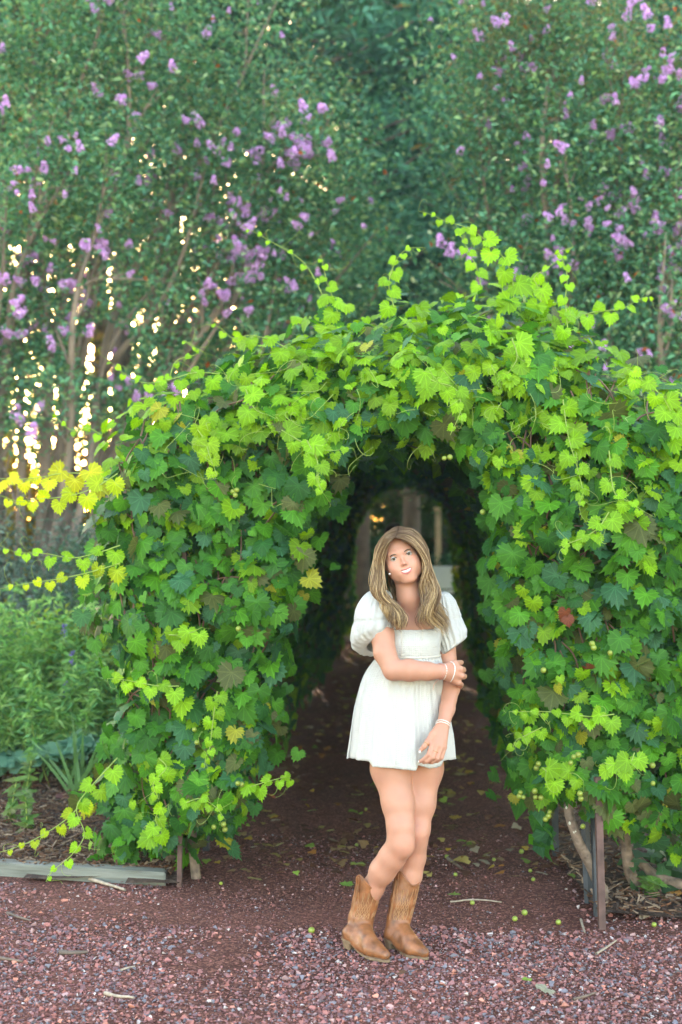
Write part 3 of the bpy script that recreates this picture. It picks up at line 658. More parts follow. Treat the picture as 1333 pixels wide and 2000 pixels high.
shoot(vr, [(1240, 1470), (1230, 1490), (1200, 1495), (1180, 1490)], -0.08, -0.1, .09, .05, 5, tend=3)
shoot(vr, [(1333, 830), (1310, 800), (1290, 770), (1250, 740), (1230, 720)], -0.08, -0.1, .08, .05, 8, tend=4)
shoot(vr, [(1190, 880), (1200, 960), (1230, 980), (1260, 1000)], -0.06, -0.1, .07, .03, 6, tend=4)
shoot(vr, [(1000, 660), (1010, 700), (985, 740), (975, 770)], -0.08, -0.1, .10, .04, 6, tend=4)
# hanging tendrils along the lip of the arch
for sd in (0, 1):
    mb = MB()
    for k in range(40):
        px = R.uniform(300, 780) if sd == 0 else R.uniform(790, 1330); py = R.uniform(700, 960); 
        if not inside(OUT, np.array([px]), np.array([py]))[0]: continue
        q, _ = surf([px], [py], -0.08); pth = curly(q[0], R.uniform(0.08, 0.22)); V, F = tube(pth, 0.0013, 3); mb.add(V, F)
    tag(child('tendrils', mb.mesh('tendrils', M_shoot), vines[sd]), kind='stuff')

# grapes on the vines
def ico(r, sub=2):
    bm = bmesh.new(); bmesh.ops.create_icosphere(bm, subdivisions=sub, radius=r); me = bpy.data.meshes.new('grape'); bm.to_mesh(me); bm.free()
    me.polygons.foreach_set('use_smooth', np.ones(len(me.polygons), bool)); return me
gm = ico(0.012); gm.materials.append(M_grape)
for (px, py) in [(1015, 1555), (1023, 1557), (1017, 1548), (1045, 1545), (1057, 1558), (1046, 1557), (1066, 1600), (1072, 1594), (1074, 1586), (1115, 1490), (1121, 1478), (1130, 1474), (1139, 1614), (1275, 1495), (1276, 1530), (1062, 1309), (1157, 1257), (1160, 1265), (1192, 1275), (868, 895), (879, 893), (943, 1000), (1135, 1560), (1133, 1550), (1048, 1500), (1052, 1492),
                 (460, 967), (463, 957), (455, 960), (466, 1228), (465, 1530), (472, 1532), (385, 1450), (440, 1620), (437, 1610), (418, 1615), (380, 1425)]:
    sd = int(px > 760); q, _ = surf([px], [py], -0.05); o = obj('grape', gm, vines[sd], Vector(q[0])-vines[sd].location); o.scale = [R.uniform(0.85, 1.1)]*3
# dried brown leaves caught in the vine
for (px, py, s_) in [(1105, 1195, .06), (1109, 1208, .05), (1148, 1303, .05), (535, 1555, .04), (520, 1535, .04)]:
    sd = int(px > 760); q, nq = surf([px], [py], -0.06); leaf_obj(vines[sd], q[0], nq[0]+R.randn(3)*0.5, (R.randn(), 0, -1), s_, (0.22, 0.06, 0.03))

# ------------------------------------------------------------------ things lying on the ground
def gz(x, y): return float(path_z(np.array([x]), np.array([y]))[0])
gr = [(609, 1825, 1.15), (697, 1652, .8), (1019, 1669, 1.1), (965, 1681, .8), (1036, 1704, .8), (1042, 1721, .8), (873, 1676, .9), (1025, 1788, 1.1), (1006, 1800, 1), (1091, 1805, 1), (1278, 1809, .9), (1231, 1685, .9), (1110, 1664, .9), (432, 1732, .7), (890, 1713, .8), (1194, 1746, .7), (715, 1583, .7), (923, 1769, .9)]
gl = ['large pale green grape alone on the gravel left of the boots', 'tiny green grape on the dirt just left of the front knee', 'larger green grape on the red dirt midway between knees and vine trunk', 'small green grape nearest the knees, left of the larger one', 'small green grape on red dirt just below the larger one', 'small green grape on red dirt, lower of the pair below the larger one', 'green grape on the dirt right of the rear calf', 'green grape on the gravel edge, right one of the close pair left of the post', 'green grape on the gravel edge, left one of the close pair left of the post', 'green grape on the gravel just left of the foot of the rusty post', 'green grape on the ground right of the foot of the rusty post', 'green grape in the mulch beyond the rusty post', 'green grape under the leaves beside the upper vine trunk', 'green grape on the dirt right of the left arch post', 'tiny green grape right of the rear boot top', 'tiny green grape in the mulch beside the rusty post', 'tiny green grape behind her left of the thighs', 'green grape on the long thin stem right of the boots']
glab = {0: 'pale green fallen grape lying alone left of the boots', 3: None}
for i, (px, py, s_) in enumerate(gr):
    q = G(px, py); o = obj('fallen_grape', gm, None, (q[0], q[1], gz(q[0], q[1])+0.012*s_)); o.scale = (s_, s_, s_*0.95)
    if i == 0: lab = 'large pale green fallen grape alone on the gravel left of the boots'
    elif px > 950 and py > 1780 and px < 1200: lab = 'green fallen grape on the gravel in front of the right arch post'
    elif px > 1200: lab = 'green fallen grape among mulch right of the rusty arch post'
    elif px > 950: lab = 'small green fallen grape on red dirt left of the vine trunk'
    elif px < 720: lab = 'small green fallen grape on the red dirt left of the woman'
    else: lab = 'small green fallen grape on the dirt just right of the bare legs'
    lab = gl[i]
    tag(o, lab, 'grape', 'green grapes fallen on the path')
fl = [(545, 1487, .10, 0), (590, 1342, .08, 1), (612, 1366, .08, 1), (625, 1412, .07, 1), (622, 1441, .07, 1), (662, 1355, .07, 2), (673, 1370, .09, 1), (500, 1585, .10, 0), (522, 1592, .07, 1), (687, 1545, .08, 0), (697, 1562, .10, 1), (900, 1521, .10, 1), (862, 1556, .06, 1), (877, 1553, .07, 3), (893, 1606, .09, 2), (880, 1622, .10, 0), (925, 1600, .09, 1), (698, 1698, .09, 3), (682, 1738, .09, 3), (497, 1729, .08, 1), (549, 1658, .06, 1), (649, 1628, .06, 1), (670, 1668, .07, 0), (887, 1759, .07, 3), (905, 1494, .09, 1), (935, 1379, .09, 1), (916, 1377, .07, 1), (1030, 1925, .045, 3), (782, 1910, .05, 4), (1066, 1945, .09, 5), (680, 1480, .07, 0), (905, 1345, .08, 1), (955, 1330, .07, 1), (945, 1362, .08, 4), (930, 1295, .09, 1), (955, 1440, .08, 4), (915, 1455, .08, 0), (938, 1500, .06, 5), (470, 1640, .08, 0), (1316, 1770, .08, 6), (1310, 1750, .07, 6), (380, 1645, .07, 4), (120, 1575, .09, 4), (160, 1555, .09, 4), (1185, 1762, .04, 1)]
fc = [(0.24, 0.14, 0.06), (0.33, 0.25, 0.07), (0.42, 0.26, 0.03), (0.18, 0.28, 0.04), (0.13, 0.055, 0.03), (0.38, 0.30, 0.20), (0.40, 0.16, 0.03)]
fn = ['tan brown', 'pale yellow', 'golden yellow', 'yellow green', 'dark brown', 'bleached tan', 'orange brown']
dead_me = [new_mesh('fallen_leaf', np.column_stack([V[:, :2], np.abs(V[:, 2])*0.4+0.08*np.abs(vnoise(V*5+i))]), F, M_deadleaf, True, uv=U) for i, (V, F, U) in enumerate(LH[:4])]
leaves_ = []
for (px, py, s_, k) in fl:
    q = G(px, py); a = R.uniform(0, 6.28); o = obj('fallen_leaf', dead_me[R.randint(4)], None, (q[0], q[1], gz(q[0], q[1])+0.022 if abs(px-700) < 500 else 0.05))
    o.rotation_euler = (R.randn()*0.15, R.randn()*0.15, a); s_ *= 0.8; o.scale = (s_, s_*0.85, s_*1.6); o.color = (*[c*R.uniform(0.8, 1.15) for c in fc[k]], 1)
    where = 'deep in the shaded tunnel behind the woman' if py < 1400 else 'on the tunnel floor near the skirt hem' if py < 1530 else 'on the red dirt beside her bare legs' if (py < 1700 and 640 < px < 960) else 'on the dirt under the left vine edge' if px < 640 else 'on the ground beside the right arch post' if px > 1100 else 'on the gravel in front of the boots' if py > 1880 else 'on the dirt close to the boot tops'
    if px < 200: where = 'in the mulch behind the timber edging'
    tag(o, f'{fn[k]} fallen leaf lying {where}', 'fallen leaf', 'fallen leaves on the ground'); leaves_.append((px, o))
byl = {}
for px, o in leaves_: byl.setdefault(o['label'], []).append((px, o))
for lab, lst in byl.items():
    if len(lst) > 1:
        lst.sort(key=lambda t_: t_[0]); names = ['left', 'right'] if len(lst) == 2 else ['leftmost', 'middle', 'rightmost'] if len(lst) == 3 else ['leftmost', 'second from left', 'third from left', 'fourth from left', 'fifth from left', 'sixth from left', 'seventh from left', 'eighth from left'][:len(lst)-1]+['rightmost']
        for nm, (px, o) in zip(names, lst): o['label'] = nm+', '+lab if 'from' in nm else nm+' '+lab
# small litter in the tunnel and under the vines
nl = 1500; s = 0.4+R.rand(nl)**1.3*12.5; d = (R.rand(nl)*2-1)*0.9; q = T0+s[:, None]*tdir+d[:, None]*tnor; q[:, 2] = 0.025
V, F, U = LL[0]; cc = np.array(fc)[R.choice(7, nl, p=[.3, .2, .06, .06, .28, .06, .04])]*R.uniform(0.5, 1, (nl, 1))
n_ = np.stack([R.randn(nl)*0.25, R.randn(nl)*0.25, np.ones(nl)], -1); t3 = np.stack([R.randn(nl), R.randn(nl), 0*s], -1)
tag(obj('leaf_litter', scatter('leaf_litter', V, F, q, frame_rot(n_, t3), R.uniform(0.025, 0.06, nl), cc, M_mulch)), 'scattered small dry leaf litter along the tunnel floor', 'leaf litter', kind='stuff')

def twig(pts, r, lab, m=M_twig, name='twig', z=0.012):
    W3 = [G(a, b) for a, b in pts]; W3 = [np.array((w[0], w[1], gz(w[0], w[1])+z)) for w in W3]; path = catmull(W3, 12) ; path[:, 2] += 0.003*np.abs(vnoise(path*30)); V, F = tube(path, r*np.linspace(1, 0.6, 12)*(1+0.2*vnoise(path*40)), 6)
    c = path.mean(0); return tag(obj(name, new_mesh(name, V-c, F, m), None, c), lab, 'twig', 'twigs lying on the ground')
twig([(14, 1789), (35, 1796), (60, 1806)], .006, 'short dark curved twig on the gravel below the timber edging', M_darkbark)
twig([(117, 1869), (145, 1870), (172, 1868)], .009, 'short dark straight stick on the open gravel at left', M_darkbark)
twig([(-5, 1880), (20, 1883), (45, 1887)], .006, 'thin brown twig at the far left edge of the gravel')
twig([(205, 1950), (230, 1956), (262, 1959)], .007, 'pale bark sliver on the gravel near the bottom left', M_driftwood)
twig([(236, 1904), (250, 1900), (264, 1897)], .004, 'tiny pale straw on the gravel between the two left sticks', M_driftwood)
twig([(175, 1722), (205, 1732), (245, 1745)], .009, 'grey splinter broken off beside the timber edging', M_driftwood)
twig([(880, 1768), (930, 1764), (980, 1768)], .004, 'long thin straight stem lying just right of the boots', M_driftwood)
twig([(1165, 1868), (1185, 1855), (1204, 1842)], .005, 'pale stalk on the gravel in front of the right arch post', M_driftwood)
twig([(1253, 1796), (1280, 1786), (1312, 1778)], .011, 'thick bleached driftwood piece on the mulch at right', M_driftwood)
twig([(1135, 1800), (1139, 1815), (1143, 1826)], .005, 'small upright splinter at the foot of the right arch post', M_driftwood)
twig([(1120, 1960), (1150, 1950), (1165, 1945)], .006, 'dark bark strip on the gravel near the bottom right')
twig([(875, 1680), (890, 1692), (903, 1702)], .010, 'short stubby twig on red dirt right of the knees')
twig([(1060, 1660), (1100, 1664), (1140, 1672)], .008, 'tan root piece lying behind the vine trunk', M_driftwood)

# mulch chips and needles on both beds
def chips(name, poly, n, par, ymax, near):
    poly = np.array(poly, float); lo = poly.min(0); hi = poly.max(0); x = lo[0]+R.rand(n)*(hi[0]-lo[0]); y = lo[1]+R.rand(n)**1.8*(ymax-lo[1]); m = inside(poly, x, y); x, y = x[m], y[m]; k = len(x)
    V, F = box((0, 0, 0), (1, 1, 1)); az = R.rand(k)*6.28; n_ = np.stack([R.randn(k)*.35, R.randn(k)*.35, np.ones(k)], -1); t3 = np.stack([np.cos(az), np.sin(az), 0*az], -1)
    sc = np.stack([R.uniform(.003, .010, k), R.uniform(.02, .07, k), R.uniform(.002, .006, k)], -1); cc = np.array([(.10, .05, .03), (.17, .10, .06), (.26, .18, .12), (.06, .035, .025), (.14, .06, .03)])[R.randint(0, 5, k)]*R.uniform(.7, 1.2, (k, 1))
    F3 = np.vstack([F[:, :3], F[:, [0, 2, 3]]])
    tag(obj(name, scatter(name, V, F3, np.stack([x, y, 0.045+R.rand(k)*0.02], -1), frame_rot(n_, t3), sc, cc, M_mulch), par), kind='stuff')
chips('mulch_chips', [(-3.2, 6.85), (-0.75, 6.45), (-0.7, 9.5), (-3.8, 9.5)], 15000, mulch_left, 9.5, 0)
chips('mulch_chips', bedR[:3]+[(4, 8), (1.0, 8)], 8000, mulch_right, 8, 0)
print('vines done')
# ------------------------------------------------------------------ trees
def quad_leaf(): return np.array([(0, 0, 0), (0.5, 0.45, 0.12), (0, 1, -0.05), (-0.5, 0.45, 0.12)]), np.array([(0, 1, 2), (0, 2, 3)])
QV, QF = quad_leaf()
def leaf_cloud(name, pts, size, asp, cols, m, par, up=0.4, down=0.0, rs=R, outdir=None):
    n = len(pts); nr = rs.randn(n, 3); nr[:, 2] = np.abs(nr[:, 2])+up; tp = rs.randn(n, 3); tp[:, 2] -= down
    if outdir is not None: tp += outdir*1.5
    s = size*(0.7+0.6*rs.rand(n)); sc = np.stack([s*asp, s, s], -1)
    o = obj(name, scatter(name, QV, QF, pts-np.array(par.location), frame_rot(nr, tp), sc, cols, m), par); return tag(o, kind='stuff')

fl_tmpl = []
for k in range(4):             # a crape myrtle panicle: many crinkled petals in a short cone
    n = 70; u = R.rand(n); a = R.rand(n)*6.28; rr = 0.5*np.sqrt(1-u*0.9)*(0.75+0.35*R.rand(n)); c = np.stack([rr*np.cos(a), rr*np.sin(a), u*1.3-0.5], -1); cc = np.array((0.76, 0.46, 0.84))*(0.65+0.6*R.rand(n, 1))+np.array((0.12, 0.02, 0))*R.rand(n, 1)
    nr = c+R.randn(n, 3)*0.5; fl_tmpl.append(scatter('flower_cluster', QV-np.array((0, .45, 0)), QF, c, frame_rot(nr, R.randn(n, 3)), 0.28+0.15*R.rand(n), np.clip(cc, 0, .9), M_flower))

def branchy(base, tips, r0, bow=0.25, sub=3, rs=R, subL=0.9):
    """stems from base to tips, with side branches; returns mesh pieces and anchor points (pos, dir, level)"""
    mb = MB(); anch = []
    for tip in tips:
        b = np.array(base)+rs.randn(3)*np.array((0.12, 0.12, 0)); tip = np.array(tip); L = np.linalg.norm(tip-b); midp = b*0.5+tip*0.5; midp[:2] += (b[:2]-tip[:2])*bow; q = midp+rs.randn(3)*0.08*L*0.3
        path = catmull([b, b*0.7+q*0.3+rs.randn(3)*0.04, q, q*0.45+tip*0.55+rs.randn(3)*0.06*L*0.5, tip], 26); V, F = tube(path, r0*np.linspace(1, 0.06, 26)**0.8, 7); mb.add(V, F)
        for k in range(sub):
            u = rs.uniform(0.3, 0.95); i = int(u*25); d = path[min(i+1, 25)]-path[i-1]; d /= np.linalg.norm(d); d = d+rs.randn(3)*0.5; d[2] += 0.25; d /= np.linalg.norm(d); l = subL*(1.25-u*0.6)*rs.uniform(0.6, 1.3)
            p1 = path[i]; sp = catmull([p1, p1+d*l*0.5+rs.randn(3)*0.06, p1+d*l+rs.randn(3)*0.12+np.array((0, 0, -0.05))], 10); V, F = tube(sp, r0*0.30*np.linspace(1, 0.25, 10), 5); mb.add(V, F); anch.append((sp[-1], d, 1)); anch.append((sp[5], d, 0))
            for k2 in range(2):
                d2 = d+rs.randn(3)*0.6; d2 /= np.linalg.norm(d2); l2 = l*0.55; s2 = catmull([sp[4+2*k2], sp[4+2*k2]+d2*l2*0.5, sp[4+2*k2]+d2*l2], 6); V, F = tube(s2, r0*0.12*np.linspace(1, 0.4, 6), 4); mb.add(V, F); anch.append((s2[-1], d2, 1))
        d = path[-1]-path[-3]; anch.append((path[-1], d/np.linalg.norm(d), 2))
    return mb, anch

gdark, gmid, glite = np.array((0.055, 0.19, 0.12)), np.array((0.12, 0.33, 0.17)), np.array((0.28, 0.47, 0.20))
def sun_gap(p, w):             # distance, in gap widths, from the line of sight of the low sun
    return np.hypot((p[:, 0]/p[:, 1]-sun_dir.x/sun_dir.y)/w, ((p[:, 2]-CH)/p[:, 1]-sun_dir.z/sun_dir.y)/w)
def myrtle(label, base, tips, nleaf, nflower, zmin=2.2, r0=0.06, seed=1, sub=5, spread=0.34, subL=0.9, pods=0.12, thin=0.75):
    rs = np.random.RandomState(seed); t = tag(empty('crape_myrtle_tree', (base[0], base[1], 0)), label, 'tree', 'crape myrtle trees behind the arch'); off = np.array(t.location)
    mb, an = branchy(base, tips, r0, 0.16, sub, rs, subL); V = np.vstack(mb.v)
    o = child('trunk', mb.mesh('trunk', M_bark), t)
    A = np.array([a[0] for a in an if a[0][2] > zmin-0.2]); D = np.array([a[1] for a in an if a[0][2] > zmin-0.2])
    i = rs.randint(0, len(A), nleaf); clump = rs.randn(len(A), 2, 3)*0.22; j = rs.randint(0, 2, nleaf)
    p = A[i]+clump[i, j]+rs.randn(nleaf, 3)*spread*0.8*np.array((1, 1, 0.75)); m = (p[:, 2] > zmin-0.5+0.3*rs.rand(nleaf)) & ((p[:, 2] > 4.7) | ((vnoise(p*np.array((1.9, 0.8, 1.9))) > -0.12) & (rs.rand(nleaf) < 0.9)) | (rs.rand(nleaf) < 0.25) | (p[:, 0] > -0.9)) & (sun_gap(p, 0.020) > 1); p = p[m]; n = len(p); cb = (0.55+0.9*rs.rand(len(A), 2)**1.3)[i, j][m]
    tt = rs.rand(n, 1); c = gdark*(1-tt)+gmid*tt; q = rs.rand(n) < 0.22; c[q] = glite*(0.7+0.5*rs.rand(q.sum(), 1)); hue = (vnoise(p*1.1)*0.5+0.5)[:, None]; c = c*(0.75+0.5*hue); c = c*cb[:, None]
    q = rs.rand(n) < 0.006; c[q] = (0.5, 0.10, 0.02)
    leaf_cloud('foliage', p, 0.062, 0.5, np.clip(c, .01, .5), M_tree, t, rs=rs)
    # seed heads and bloom at the outer twig tips
    outer = A[np.argsort(-(A[:, 2]+0.35*np.abs(A[:, 0]-base[0])-0.6*(A[:, 1]-base[1])+rs.rand(len(A))*1.6))][:max(nflower, 1)*1]
    bl = A[np.argsort(A[:, 1]+rs.rand(len(A))*0.5)][:max(20, len(A)*2//3)]; bl = bl[np.abs(bl[:, 0]) < 0.26*bl[:, 1]+0.3]; bl = bl if len(bl) else A; bl = bl[rs.rand(len(bl)) < 0.45] if len(bl) > 8 else bl
    for k in range(int(nflower*1.6)):
        a = bl[rs.randint(len(bl))]+rs.randn(3)*np.array((0.15, 0.15, 0.15))+np.array((0, -0.42, 0.05)); s = rs.uniform(0.030, 0.080)
        for w in range(1 if rs.rand() < 0.6 else 2):
            f = obj('flower_cluster', fl_tmpl[rs.randint(4)], t, Vector(a+rs.randn(3)*0.06*w-off)); f.scale = (s, s, s*1.1); f.rotation_euler = (rs.randn()*0.6, rs.randn()*0.6, rs.rand()*6)
    if pods:
        k = int(nleaf*pods); b = outer[rs.randint(0, len(outer), k)]+rs.randn(k, 3)*np.array((0.2, 0.2, 0.26))+np.array((0, -0.15, 0.22)); leaf_cloud('seed_heads', b, 0.03, 0.6, np.array((0.26, 0.22, 0.10))*(0.6+0.6*rs.rand(k, 1)), M_tree, t, rs=rs)
    return t
def X(px, Y): return (px-666.5)/FPX*Y
def Z(py, Y): return CH-(py-1000)/FPX*Y
def tips(lst, Y, dy=0.7):
    return [(X(a, Y), Y+R.uniform(-dy, dy), Z(b, Y)) for a, b in lst]
NL = 21000
myrtle('crape myrtle at far left with several pale trunks and mauve bloom', (X(-60, 12), 12, 0), tips([(-160, 250), (-60, 60), (30, -20), (110, 130), (150, 300), (40, 400), (-120, 500), (200, 10)], 12), NL, 34, zmin=2.5, seed=3)
myrtle('crape myrtle left of the low sun, its limbs fanning up to the right', (X(60, 12.6), 12.6, 0), tips([(120, -60), (250, 30), (330, 160), (400, 330), (350, 470), (230, 430), (60, 420), (300, -60)], 12.6), NL, 46, zmin=2.7, seed=4, r0=0.065)
myrtle('crape myrtle leaning right with long low limbs toward the conifer', (X(210, 13.4), 13.4, 0), tips([(420, 40), (520, 150), (610, 260), (700, 350), (740, 440), (640, 500), (560, 470), (450, 360), (500, 560), (400, 200), (560, -40)], 13.4), int(NL*1.3), 85, zmin=2.9, seed=5, r0=0.065, sub=6)
myrtle('slender crape myrtle with dark bare lower trunks right of the low sun', (X(330, 14.4), 14.4, 0), tips([(350, 560), (420, 480), (560, 560), (660, 600), (300, 350), (480, 300), (740, 560), (650, 400)], 14.4), int(NL*0.8), 30, zmin=2.7, seed=6)
myrtle('crape myrtle rising behind the crown of the arch right of the conifer', (X(1105, 13.2), 13.2, 0), tips([(880, 100), (960, 60), (1030, 130), (920, 260), (1060, 260), (860, 330), (1000, 380), (930, 480), (1080, 480), (1010, 560)], 13), int(NL*1.2), 42, zmin=2.2, seed=7, sub=6, pods=0.2)
myrtle('tall crape myrtle with upright reddish limbs near the upper right', (X(1120, 12.4), 12.4, 0), tips([(1060, 60), (1130, 30), (1200, 90), (1160, 220), (1250, 260), (1090, 300), (1210, 400), (1150, 500), (1060, 560), (1230, 560)], 12.4), int(NL*1.2), 46, zmin=2.0, seed=8, sub=6, pods=0.2)
myrtle('crape myrtle at far right edge carrying the most mauve bloom', (X(1330, 12), 12, 0), tips([(1260, 150), (1330, 120), (1400, 150), (1290, 260), (1350, 380), (1270, 480), (1420, 420), (1320, 560), (1260, 620), (1500, 300), (1450, 560)], 12), int(NL*1.2), 80, zmin=1.9, seed=9, sub=6)
print('myrtles done')

# feathery conifer and the evergreens behind
def conifer(label, base, h, rad, n, name='cypress_tree', seed=1, zlow=1.5, group=None, size=0.24, dense=1.0, tone=1.0, hole=True, trunk=0.16, pw_=0.7):
    rs = np.random.RandomState(seed); t = tag(empty(name, (base[0], base[1], 0)), label, 'tree', group); B = np.array((base[0], base[1], 0.0))
    tr = catmull([B+(0, 0, -0.03), B+(0.1*rs.randn(), 0.1, h*0.5), B+(0, 0, h*0.97)], 14); V, F = tube(tr, trunk*np.linspace(1, 0.15, 14), 8); child('trunk', new_mesh('trunk', V, F, M_darkbark), t)
    nb = int(70*dense); P0, D0, U0 = [], [], []; mb = MB()
    for k in range(nb):
        u = rs.rand()**0.85; z = zlow+(h-zlow)*u; L = rad*(1-u)**pw_*rs.uniform(0.65, 1.15)+0.25; a = rs.rand()*6.283; d = np.array((math.cos(a), math.sin(a), rs.uniform(0.05, 0.5)))
        end = B+(0, 0, z)+d*L; q = B+(0, 0, z)+d*L*0.5+np.array((0, 0, -0.06*L)); pth = catmull([B+(0, 0, z), q, end], 8); V, F = tube(pth, 0.03*np.linspace(1, .3, 8), 4); mb.add(V, F)
        k2 = int(n/nb); v = rs.rand(k2)**0.7; i = np.minimum((v*7).astype(int), 7); w = 0.16+0.32*(L/rad)*(1.1-v); pp = pth[i]+rs.randn(k2, 3)*w[:, None]*np.array((1, 1, 0.6)); P0.append(pp); D0.append(np.tile(d*np.array((1, 1, 0.9)), (k2, 1))+np.array((0, 0, 0.3))); U0.append(v)
    child('branches', mb.mesh('branches', M_darkbark), t)
    p = np.vstack(P0); D = np.vstack(D0); n = len(p); c = np.array((0.068, 0.245, 0.165))*(0.5+0.9*rs.rand(n, 1))*tone*(0.8+0.5*np.hstack(U0)[:, None]); c[rs.rand(n) < 0.012] = (0.30, 0.16, 0.03)
    if hole:                    # a break in the row of crowns where the low sun looks through
        el = (p[:, 2]-CH)/p[:, 1]; az = p[:, 0]/p[:, 1]; dz = vnoise(p*np.array((1.1, 0.5, 1.1))); m = (p[:, 2] > 6.2) | (p[:, 0] > -1) | (dz > -0.1) | (rs.rand(len(p)) < 0.2); p, D, c, el, az = p[m], D[m], c[m], el[m], az[m]; dd = np.hypot((az-sun_dir.x/sun_dir.y)/0.045, (el-sun_dir.z/sun_dir.y+0.0)/0.035); m = dd > 1+0.5*vnoise(p*2); p, D, c = p[m], D[m], c[m]
    leaf_cloud('foliage', p, size, 0.22, c, M_tree, t, up=0.2, rs=rs, outdir=D); return t
conifer('feathery green cypress standing in the middle between the crape myrtles', (X(765, 25), 25), 13.5, 3.4, 30000, seed=21, size=0.28, zlow=3.0, tone=1.35, dense=1.5, group=None)
conifer('shorter feathery cypress in front of the tall middle one', (X(805, 22.5), 22.5), 9.3, 2.5, 20000, seed=22, size=0.24, zlow=2.7, tone=1.5, dense=1.2)
grp = 'dark evergreens in the back row'
rowd = [(-250, 19, 11, 3.2, 12000), (-20, 22, 10, 3.0, 9000), (190, 23, 11, 3.4, 8500), (400, 21, 12, 3.2, 8000), (560, 19, 11.5, 3.0, 10000), (700, 22, 13, 3.4, 10000), (960, 23, 12, 3.2, 11000), (1110, 20, 13, 3.4, 10000), (1270, 18.5, 12, 3.2, 10000), (1450, 20, 12, 3.4, 12000), (1650, 19, 12, 3.4, 9000)]
rlab = ['dark evergreen beyond the far left crape myrtle', 'tall dark evergreen behind the leftmost pale trunks', 'thin dark evergreen through which the low sun shines', 'broad dark evergreen right of the low sun', 'dense dark evergreen above the left shoulder of the arch', 'tallest dark evergreen behind the middle cypress', 'dense dark evergreen right of the middle cypress', 'dark evergreen behind the upright reddish limbs', 'dark evergreen filling the upper right corner', 'dark evergreen beyond the far right crape myrtle', 'outermost dark evergreen past the right edge']
for i, (px, Y, h, rd, n) in enumerate(rowd):
    conifer(rlab[i], (X(px, Y), Y), h, rd, n, name='evergreen_tree', seed=40+i, zlow=3.4 if px < 450 and px > -200 else 3.2 if 500 < px < 1150 else 0.8, group=grp, size=0.30, dense=1.3, tone=0.9, trunk=0.2, pw_=0.45)
# thin dark trunks among the left trees
for i, (px, Y, lean, lab) in enumerate([(-10, 15, 0, 'dark trunk at the left edge beside the golden light'), (225, 15.5, 0.1, 'dark trunk just right of the low sun'), (262, 16, -0.2, 'second dark trunk right of the low sun'), (300, 15, 0.3, 'leaning dark trunk in shade above the shoots'), (150, 16.5, -0.3, 'thin dark trunk left of the low sun')]):
    t = tag(empty('pine_tree', (X(px, Y), Y, 0)), lab, 'tree', 'slim bare trunks between the left trees'); B = np.array((X(px, Y), Y, -0.03)); pth = catmull([B, B+(lean*0.4, 0, 3), B+(lean, 0.2, 7)], 20)
    V, F = tube(pth+0.03*vnoise(pth*1.5)[:, None], np.linspace(0.13, 0.06, 20), 8); child('trunk', new_mesh('trunk', V, F, M_darkbark), t)
    n = 2500; rs = np.random.RandomState(70+i); q = pth[-1]+rs.randn(n, 3)*np.array((0.9, 0.9, 0.8)); leaf_cloud('crown', q, 0.2, 0.25, np.array((0.03, 0.09, 0.05))*(0.5+rs.rand(n, 1)), M_tree, t, rs=rs)

# hedge and shrubs behind the left half
def bush(name, label, cat, c, r, n, size, asp, cols, seed, up=0.5, m=M_tree, group=None, stems=18, woody=M_darkbark):
    rs = np.random.RandomState(seed); t = tag(empty(name, (c[0], c[1], 0)), label, cat, group); c0 = np.array((c[0], c[1], 0.03)); mb = MB(); E = []
    for k in range(stems):
        a = rs.rand()*6.28; e = rs.rand()**0.5; d = np.array((math.cos(a)*e, math.sin(a)*e, math.sqrt(max(0.05, 1-e*e)))); q = c0+d*np.array(r)*rs.uniform(0.75, 1.0); E.append(q); V, F = tube(catmull([c0+rs.randn(3)*(0.05, 0.05, 0), c0*0.5+q*0.5+rs.randn(3)*0.05, q], 8), np.linspace(0.012, 0.003, 8), 4); mb.add(V, F)
    child('stems', mb.mesh('stems', woody), t); E = np.array(E)
    d = rs.randn(n, 3); d /= np.linalg.norm(d, axis=1)[:, None]; d[:, 2] = np.abs(d[:, 2]); lum_ = 1+0.25*vnoise(d*2.5+seed); p = c0+d*np.array(r)*(rs.rand(n, 1)**0.35)*lum_[:, None]
    cc = np.array(cols)[rs.randint(0, len(cols), n)]*(0.6+0.7*rs.rand(n, 1)); leaf_cloud('foliage', p, size, asp, cc, m, t, up=up, rs=rs); return t
bush('silver_shrub', 'large blue grey leaved shrub left of the arch behind the perennials', 'shrub', (X(0, 11.6), 11.6), (1.6, 0.9, 1.68), 20000, 0.06, 0.35, [(0.13, 0.22, 0.18), (0.20, 0.29, 0.25), (0.06, 0.12, 0.10)], 5, stems=40)
bush('silver_shrub', 'smaller grey green shrub hard against the left flank of the arch', 'shrub', (X(150, 10.2), 10.2), (0.6, 0.5, 1.5), 6000, 0.055, 0.4, [(0.06, 0.14, 0.10), (0.10, 0.17, 0.12)], 6)
bush('lantana_shrub', 'yellow green bushy plant between the salvia and the vine', 'shrub', (X(145, 9.5), 9.5), (0.5, 0.4, 0.98), 6500, 0.05, 0.6, [(0.22, 0.42, 0.06), (0.12, 0.30, 0.07), (0.36, 0.45, 0.08)], 7)
for i, (px, Y, r, lab) in enumerate([(-150, 17, (2, 1, 1.5), 'low dark hedge bush beyond the far left trees'), (120, 18, (2.2, 1, 1.9), 'low hedge bush glowing below the sun'), (330, 17, (1.8, 1, 1.8), 'low hedge bush in shade under the leaning trunk'), (-600, 16, (2.5, 1.5, 2.4), 'hedge bush past the left edge')]):
    bush('hedge_bush', lab, 'bush', (X(px, Y), Y), r, 7000, 0.12, 0.5, [(0.06, 0.09, 0.03), (0.10, 0.09, 0.03), (0.15, 0.10, 0.03)], 80+i, group='low bushes under the left trees')

